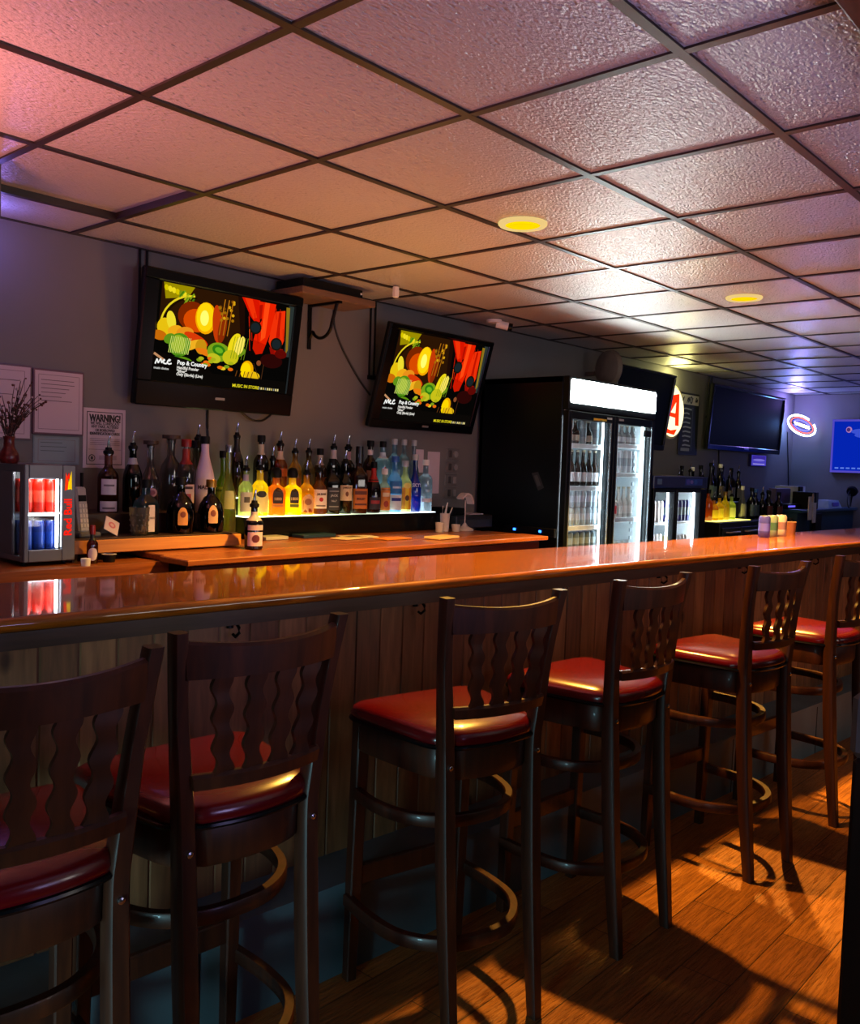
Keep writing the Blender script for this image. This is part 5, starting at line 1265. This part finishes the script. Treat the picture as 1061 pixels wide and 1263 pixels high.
# ------------------------------------------------------------------ far back bar
rc = empty('back_cabinet', (7.2, 2.5, 0), 'low black back cabinet with pale bar handles under the far bottles', 'cabinet')
P(MB().bbox(6.55, 8.15, 2.16, 2.80, .02, 1.045, .005), 'cabinet_body', plain('#10171a', rough=.45), rc)
for i in range(4):
    x0 = 6.57 + .39 * i
    d = P(MB().bbox(x0, x0 + .375, 2.142, 2.16, .12, 1.0, .004), 'drawer', plain('#141c1f', rough=.4), rc)
    part(MB().tube([(x0 + .08, 2.142, .962), (x0 + .08, 2.115, .962), (x0 + .30, 2.115, .962), (x0 + .30, 2.142, .962)], .007, 8).build('handle', plain('#b8bcbc', rough=.3, metal=.6), None, True), d)
P(MB().bbox(8.15, 8.19, 2.14, 2.80, .02, 1.05, .004), 'end_panel', plain('#4a3a2c', rough=.5), rc)
P(MB().box(6.62, 7.35, 2.22, 2.46, 1.0455, 1.049), 'lit_panel', emit('#f4e86a', 3.0), rc)
rg = 'far bottles on the black back cabinet'
fb = [ # x, y, h, colour, cap, label col, text
 (6.70, 2.34, .27, '#c86a20', 'black', None, 'orange amber bottle at the cooler end of the far bottles'),
 (6.82, 2.34, .25, '#e0a010', 'pour', '#ffd820', 'golden yellow lit bottle next to the orange amber far bottle'),
 (6.93, 2.34, .27, '#f0c808', 'pour', '#ffe030', 'bright yellow lit bottle, second of the three yellow far bottles'),
 (7.05, 2.34, .25, '#e8d010', 'gold', '#c8a010', 'bright yellow lit bottle with gold cap, last of the three yellow far bottles'),
 (7.19, 2.34, .28, '#c8d878', 'pour', '#e8ec90', 'pale yellow green bottle among the far bottles'),
 (7.43, 2.34, .30, '#b8b498', 'white', '#a8a48c', 'pale grey tapered bottle among the far bottles'),
 (7.60, 2.32, .29, '#2a3c40', 'black', '#5a6a6c', 'dark teal bottle next to the pale grey far bottle'),
 (7.74, 2.34, .28, '#1c2a2e', 'blue', '#405458', 'blue black bottle with blue cap among the far bottles'),
 (7.86, 2.32, .30, '#20282a', 'pour', None, 'black bottle with pourer before the brown far bottles'),
 (7.97, 2.30, .26, '#4a2018', 'black', '#6a2c22', 'red brown bottle, first of the three at the end of the far bottles'),
 (8.06, 2.34, .27, '#52241a', 'black', '#7a382a', 'red brown bottle, middle of the three at the end of the far bottles'),
 (8.12, 2.26, .25, '#4a1e18', 'black', '#642a20', 'red brown bottle, outermost at the end of the far bottles')]
for x, y, h, c, cap, lc, lb in fb:
    bottle(x, y, 1.049 if x < 7.36 else 1.0455, h, .040, 'malibu' if 'tapered' in lb else 'std', c, cap, [(.1, .5, 1.0, lc)] if lc else [], lb, rg, clear=.35)
P(MB().bbox(6.60, 8.12, 2.55, 2.79, 1.0455, 1.19, .004), 'back_step', plain('#151c1f', rough=.4), rc)
cols = ['#3a2a22', '#2a3034', '#5a4a3a', '#22282c', '#30241e', '#3c4448', '#4a3a30', '#262c30', '#2c2420', '#384044', '#2a2622', '#444844', '#30282a']
for i in range(13):
    x = 6.72 + .108 * i
    nth = ['first', 'second', 'third', 'fourth', 'fifth', 'sixth', 'seventh', 'eighth', 'ninth', 'tenth', 'eleventh', 'twelfth', 'thirteenth'][i]
    bottle(x, 2.63 + .03 * (i % 2), 1.1905, .30 + .05 * ((i * 7) % 5) / 4 + (.04 if 5 < i < 9 else 0), .037, ['std', 'wine', 'long', 'square'][i % 4], cols[i], ['pour', 'black', 'pour', 'white', 'black'][i % 5], [(.12, .45, .9, rnd.choice(['#5a5a5a', '#6a5a4a', '#4a5a64', '#7a7a74']))], nth + ' dark bottle from the cooler end in the raised back row of far bottles', rg, clear=.3)
# service station at the far end
ds = empty('service_desk', (9.0, 2.2, 0), 'dark blue black service desk against the end wall', 'desk')
P(MB().bbox(8.20, 9.97, 2.10, 2.80, .02, 1.10, .006), 'desk_body', plain('#163a4e', rough=.45), ds)
P(MB().bbox(8.20, 9.985, 2.06, 2.81, 1.10, 1.13, .005), 'desktop', plain('#1c465e', rough=.35), ds)
mn = empty('register_monitor', (8.35, 2.3, 1.13), 'black register with violet lit printer top at the far bottles end of the desk', 'register')
P(MB().bbox(8.24, 8.56, 2.20, 2.50, 1.1305, 1.18, .004), 'register_base', M_black, mn); P(MB().bbox(8.26, 8.66, 2.34, 2.42, 1.18, 1.33, .006), 'printer_top', plain('#5a4a72', rough=.4), mn)  # violet light on the white printer is put into its colour
P(MB().box(8.22, 8.40, 2.195, 2.20, 1.15, 1.165), 'lit_strip', emit('#6a60ff', 1.2), mn)
pb = empty('paper_stack', (8.5, 2.15, 1.1), 'white sheets hanging over the front edge of the service desk', 'paper')
mb = MB(); mb.bbox(8.36, 8.50, 2.050, 2.0598, 1.03, 1.26, .002); mb.bbox(8.47, 8.56, 2.044, 2.0500, 1.0, 1.20, .001); P(mb, 'sheets', plain('#d0ccc0', rough=.6), pb)
p = Pic((8.39, 2.0436, 1.20), (1, 0, 0), (0, 0, 1), (0, -1, 0)); p.ell(.05, .05, .03, .045, '#d8b878'); P(p.mb, 'print', print_mat(), pb)
mb_ = empty('menu_holder', (8.75, 2.2, 1.13), 'black upright menu holder beside the white sheets', 'menu holder')
P(MB().bbox(8.60, 8.68, 2.10, 2.30, 1.1305, 1.30, .004), 'holder', M_black, mb_); P(MB().bbox(8.70, 8.78, 2.10, 2.30, 1.1305, 1.30, .004), 'holder', plain('#0c1420', rough=.3), mb_)
for a in (8.615, 8.645, 8.72, 8.75): P(MB().box(a, a + .008, 2.0985, 2.10, 1.14, 1.29), 'spine_line', plain('#4a5a6a'), mb_)
tag(MB().bbox(8.62, 8.80, 2.062, 2.095, .88, 1.09, .004).build('equipment_box', M_black), 'black box fixed under the front edge of the desk', 'box')
wb = empty('white_box', (8.9, 2.4, 1.13), 'white carton standing on the service desk', 'box')
P(MB().bbox(8.92, 9.12, 2.35, 2.60, 1.1305, 1.35, .004), 'carton', plain('#c8ccd0', rough=.5), wb); P(MB().box(8.90, 8.99, 2.33, 2.351, 1.20, 1.35), 'dark_panel', M_black, wb)
tr_ = empty('tissue_tray', (9.3, 2.2, 1.13), 'pale blue tray with violet print on the service desk', 'tray')
mb = MB(); mb.loft([[(9.18, 2.12, 1.1305), (9.62, 2.12, 1.1305), (9.62, 2.34, 1.1305), (9.18, 2.34, 1.1305)], [(9.24, 2.15, 1.21), (9.58, 2.15, 1.21), (9.58, 2.31, 1.21), (9.24, 2.31, 1.21)]], True); P(mb, 'tray_body', plain('#9ab0c0', rough=.5), tr_)
P(MB().box(9.32, 9.50, 2.118, 2.135, 1.15, 1.19), 'print', plain('#6a60c0', rough=.5), tr_)
cl_ = empty('clamp_lamp', (9.9, 2.1, 1.3), 'small dark clamp lamp with looped cord shining on the end wall', 'lamp')
mb = MB(); mb.lathe([(.055, 0), (.06, .03), (.035, .07), (.02, .10), (.001, .10)], 16); mb.M = Matrix.Identity(4)
o = mb.build('lamp_head', M_black, None, True); o.location = (9.86, 2.10, 1.30); o.rotation_euler = (0, 1.1, 0); bpy.context.view_layer.update(); part(o, cl_)
P(MB().tube([(9.90, 2.10, 1.33), (9.96, 2.12, 1.30), (9.97, 2.14, 1.14)], .010, 8), 'stem', M_black, cl_, True)
P(MB().tube(smooth_path([(9.88, 2.12, 1.32), (9.75, 2.10, 1.29), (9.66, 2.08, 1.20), (9.68, 2.07, 1.135), (9.80, 2.09, 1.16), (9.84, 2.11, 1.28)], 5), .006, 6), 'cord', M_cable, cl_, True)

# cans and cup on the bar
for x, y, s, b, lb in ((4.485, 1.0, '#3a3aa8', '#5a5ae0', 'violet blue can on the bar top, nearest of the three to the fridge'), (4.62, 1.005, '#6a7a78', '#3a5a4c', 'grey green can on the bar top, middle of the three'),
                       (4.745, 1.0, '#a89aa4', '#7a5a68', 'silver and pink can on the bar top beside the brown cup')):
    can(x, y, 1.1002, lb, 'cans on the bar top', r=.033, h=.125, side=s, band=b)
bc = empty('brown_cup', (4.95, 1.02, 1.10), 'short brown cup on the bar top beside the cans', 'cup')
MB().lathe([(.033, .0002), (.038, .075), (.035, .075), (.031, .006), (.001, .006)], 18, cap=False).build('cup_body', plain('#6a3c28', rough=.4), bc, True)
MB().lathe([(.0365, .074), (.0395, .077), (.035, .079)], 18, cap=False).build('rim', plain('#a88a74', rough=.4), bc, True)

# ------------------------------------------------------------------ lights
def spot(loc, to, col, W, size=120, blend=.5, rad=.04, name='spot'):
    l = bpy.data.lights.new(name, 'SPOT'); l.energy = W; l.color = col; l.spot_size = math.radians(size); l.spot_blend = blend; l.shadow_soft_size = rad
    o = bpy.data.objects.new(name, l); COL.objects.link(o); o.location = loc
    o.rotation_euler = (Vector(to) - Vector(loc)).to_track_quat('-Z', 'Y').to_euler(); return o
def point(loc, col, W, rad=.1, name='glow'):
    l = bpy.data.lights.new(name, 'POINT'); l.energy = W; l.color = col; l.shadow_soft_size = rad
    o = bpy.data.objects.new(name, l); COL.objects.link(o); o.location = loc; return o
def area(loc, to, col, W, sx, sy, name='area'):
    l = bpy.data.lights.new(name, 'AREA'); l.energy = W; l.color = col; l.shape = 'RECTANGLE'; l.size = sx; l.size_y = sy
    o = bpy.data.objects.new(name, l); COL.objects.link(o); o.location = loc
    o.rotation_euler = (Vector(to) - Vector(loc)).to_track_quat('-Z', 'Y').to_euler(); return o
WARM = (1, .51, .075)
for lx, ly in ((2.175, 1.118), (4.017, .997)):
    spot((lx, ly, ZC - .02), (lx, ly, 0), WARM, 420 if lx < 3 else 850, 116 if lx < 3 else 95, .4, .035, 'downlight')
spot((5.86, .87, ZC - .02), (5.86, .87, 0), WARM, 35, 108, .4, .035, 'downlight')  # added lamp further along the bar, with no fitting in the ceiling
# coloured lights of the unseen rest of the room, plus added fill lights
spot((-.15, 1.5, 1.75), (.25, 1.45, 2.4), (1, .28, .27), 72, 140, 1.0, .12, 'red_neon')
spot((2.3, 1.75, 1.12), (2.1, 1.9, 2.4), (1, .42, .09), 42, 140, 1.0, .15, 'bounce_fill')  # added uplight standing in for the bar top's reflection on the ceiling
point((.80, 2.64, 2.30), (.27, .2, 1), 1.8, .04, 'blue_led')
spot((.6, -1.5, 1.3), (1.5, .1, 2.4), (.54, .47, 1), 64, 150, 1.0, .25, 'violet_uplight')
spot((4.5, -1.6, 1.3), (4.6, .2, 2.4), (.95, .70, .80), 9, 150, 1.0, .25, 'lounge_uplight')
area((2.6, -3.2, 1.7), (2.2, .8, .9), (1, .90, .82), 26, 1.6, .8, 'lounge_fill')  # unseen fill behind the camera for the bar front and back wall
spot((-1.5, -.2, .5), (.6, .95, .15), (.40, .85, 1), 140, 52, .8, .2, 'teal_fill')  # added teal spot aimed at the footrest step, no screen there
area((-1.9, -.9, 1.2), (.3, .5, .8), (.60, .90, 1), 5, .8, .8, 'side_fill')  # added fill that greys the first stool backs, no screen there
point((6.80, 2.72, 2.31), (1, .93, .32), 6.0, .1, 'round_sign_glow')
point((9.60, 2.70, 2.03), (.12, .35, 1), 6.0, .05, 'neon_glow')
point((9.62, 2.69, 2.26), (.34, .24, 1), 9, .06, 'neon_glow')
point((9.6, 1.55, 1.85), (.25, .3, 1), 7, .1, 'screen_glow')
spot((9.875, 2.11, 1.315), (10.0, 2.12, 1.36), (1, .92, .75), 2.2, 150, .8, .02, 'clamp_lamp_bulb')
w = bpy.data.worlds.new('World'); scn.world = w; w.use_nodes = True
w.node_tree.nodes['Background'].inputs[0].default_value = (.15, .14, .15, 1); w.node_tree.nodes['Background'].inputs[1].default_value = .5

# ------------------------------------------------------------------ camera and colour
cam_d = bpy.data.cameras.new('Camera'); cam = bpy.data.objects.new('Camera', cam_d); COL.objects.link(cam)
right = Vector((.66280608, -.74798804, .03466994)); down = Vector((-.01828161, -.06245236, -.9978805)); fwd = Vector((.74856789, .66076743, -.05506823))
M_ = Matrix((( right.x, -down.x, -fwd.x), (right.y, -down.y, -fwd.y), (right.z, -down.z, -fwd.z)))
cam.matrix_world = Matrix.Translation((-.66300564, -.96140414, 1.46424526)) @ M_.to_4x4()
cam_d.sensor_fit = 'VERTICAL'; cam_d.sensor_height = 24.0; cam_d.lens = 24.0 * 1101.633 / 1263.0; cam_d.clip_start = .02
scn.camera = cam
scn.view_settings.view_transform = 'Standard'; scn.view_settings.look = 'None'; scn.view_settings.exposure = 0.0; scn.view_settings.gamma = 1.0
try: scn.view_settings.use_curve_mapping = False
except Exception: pass
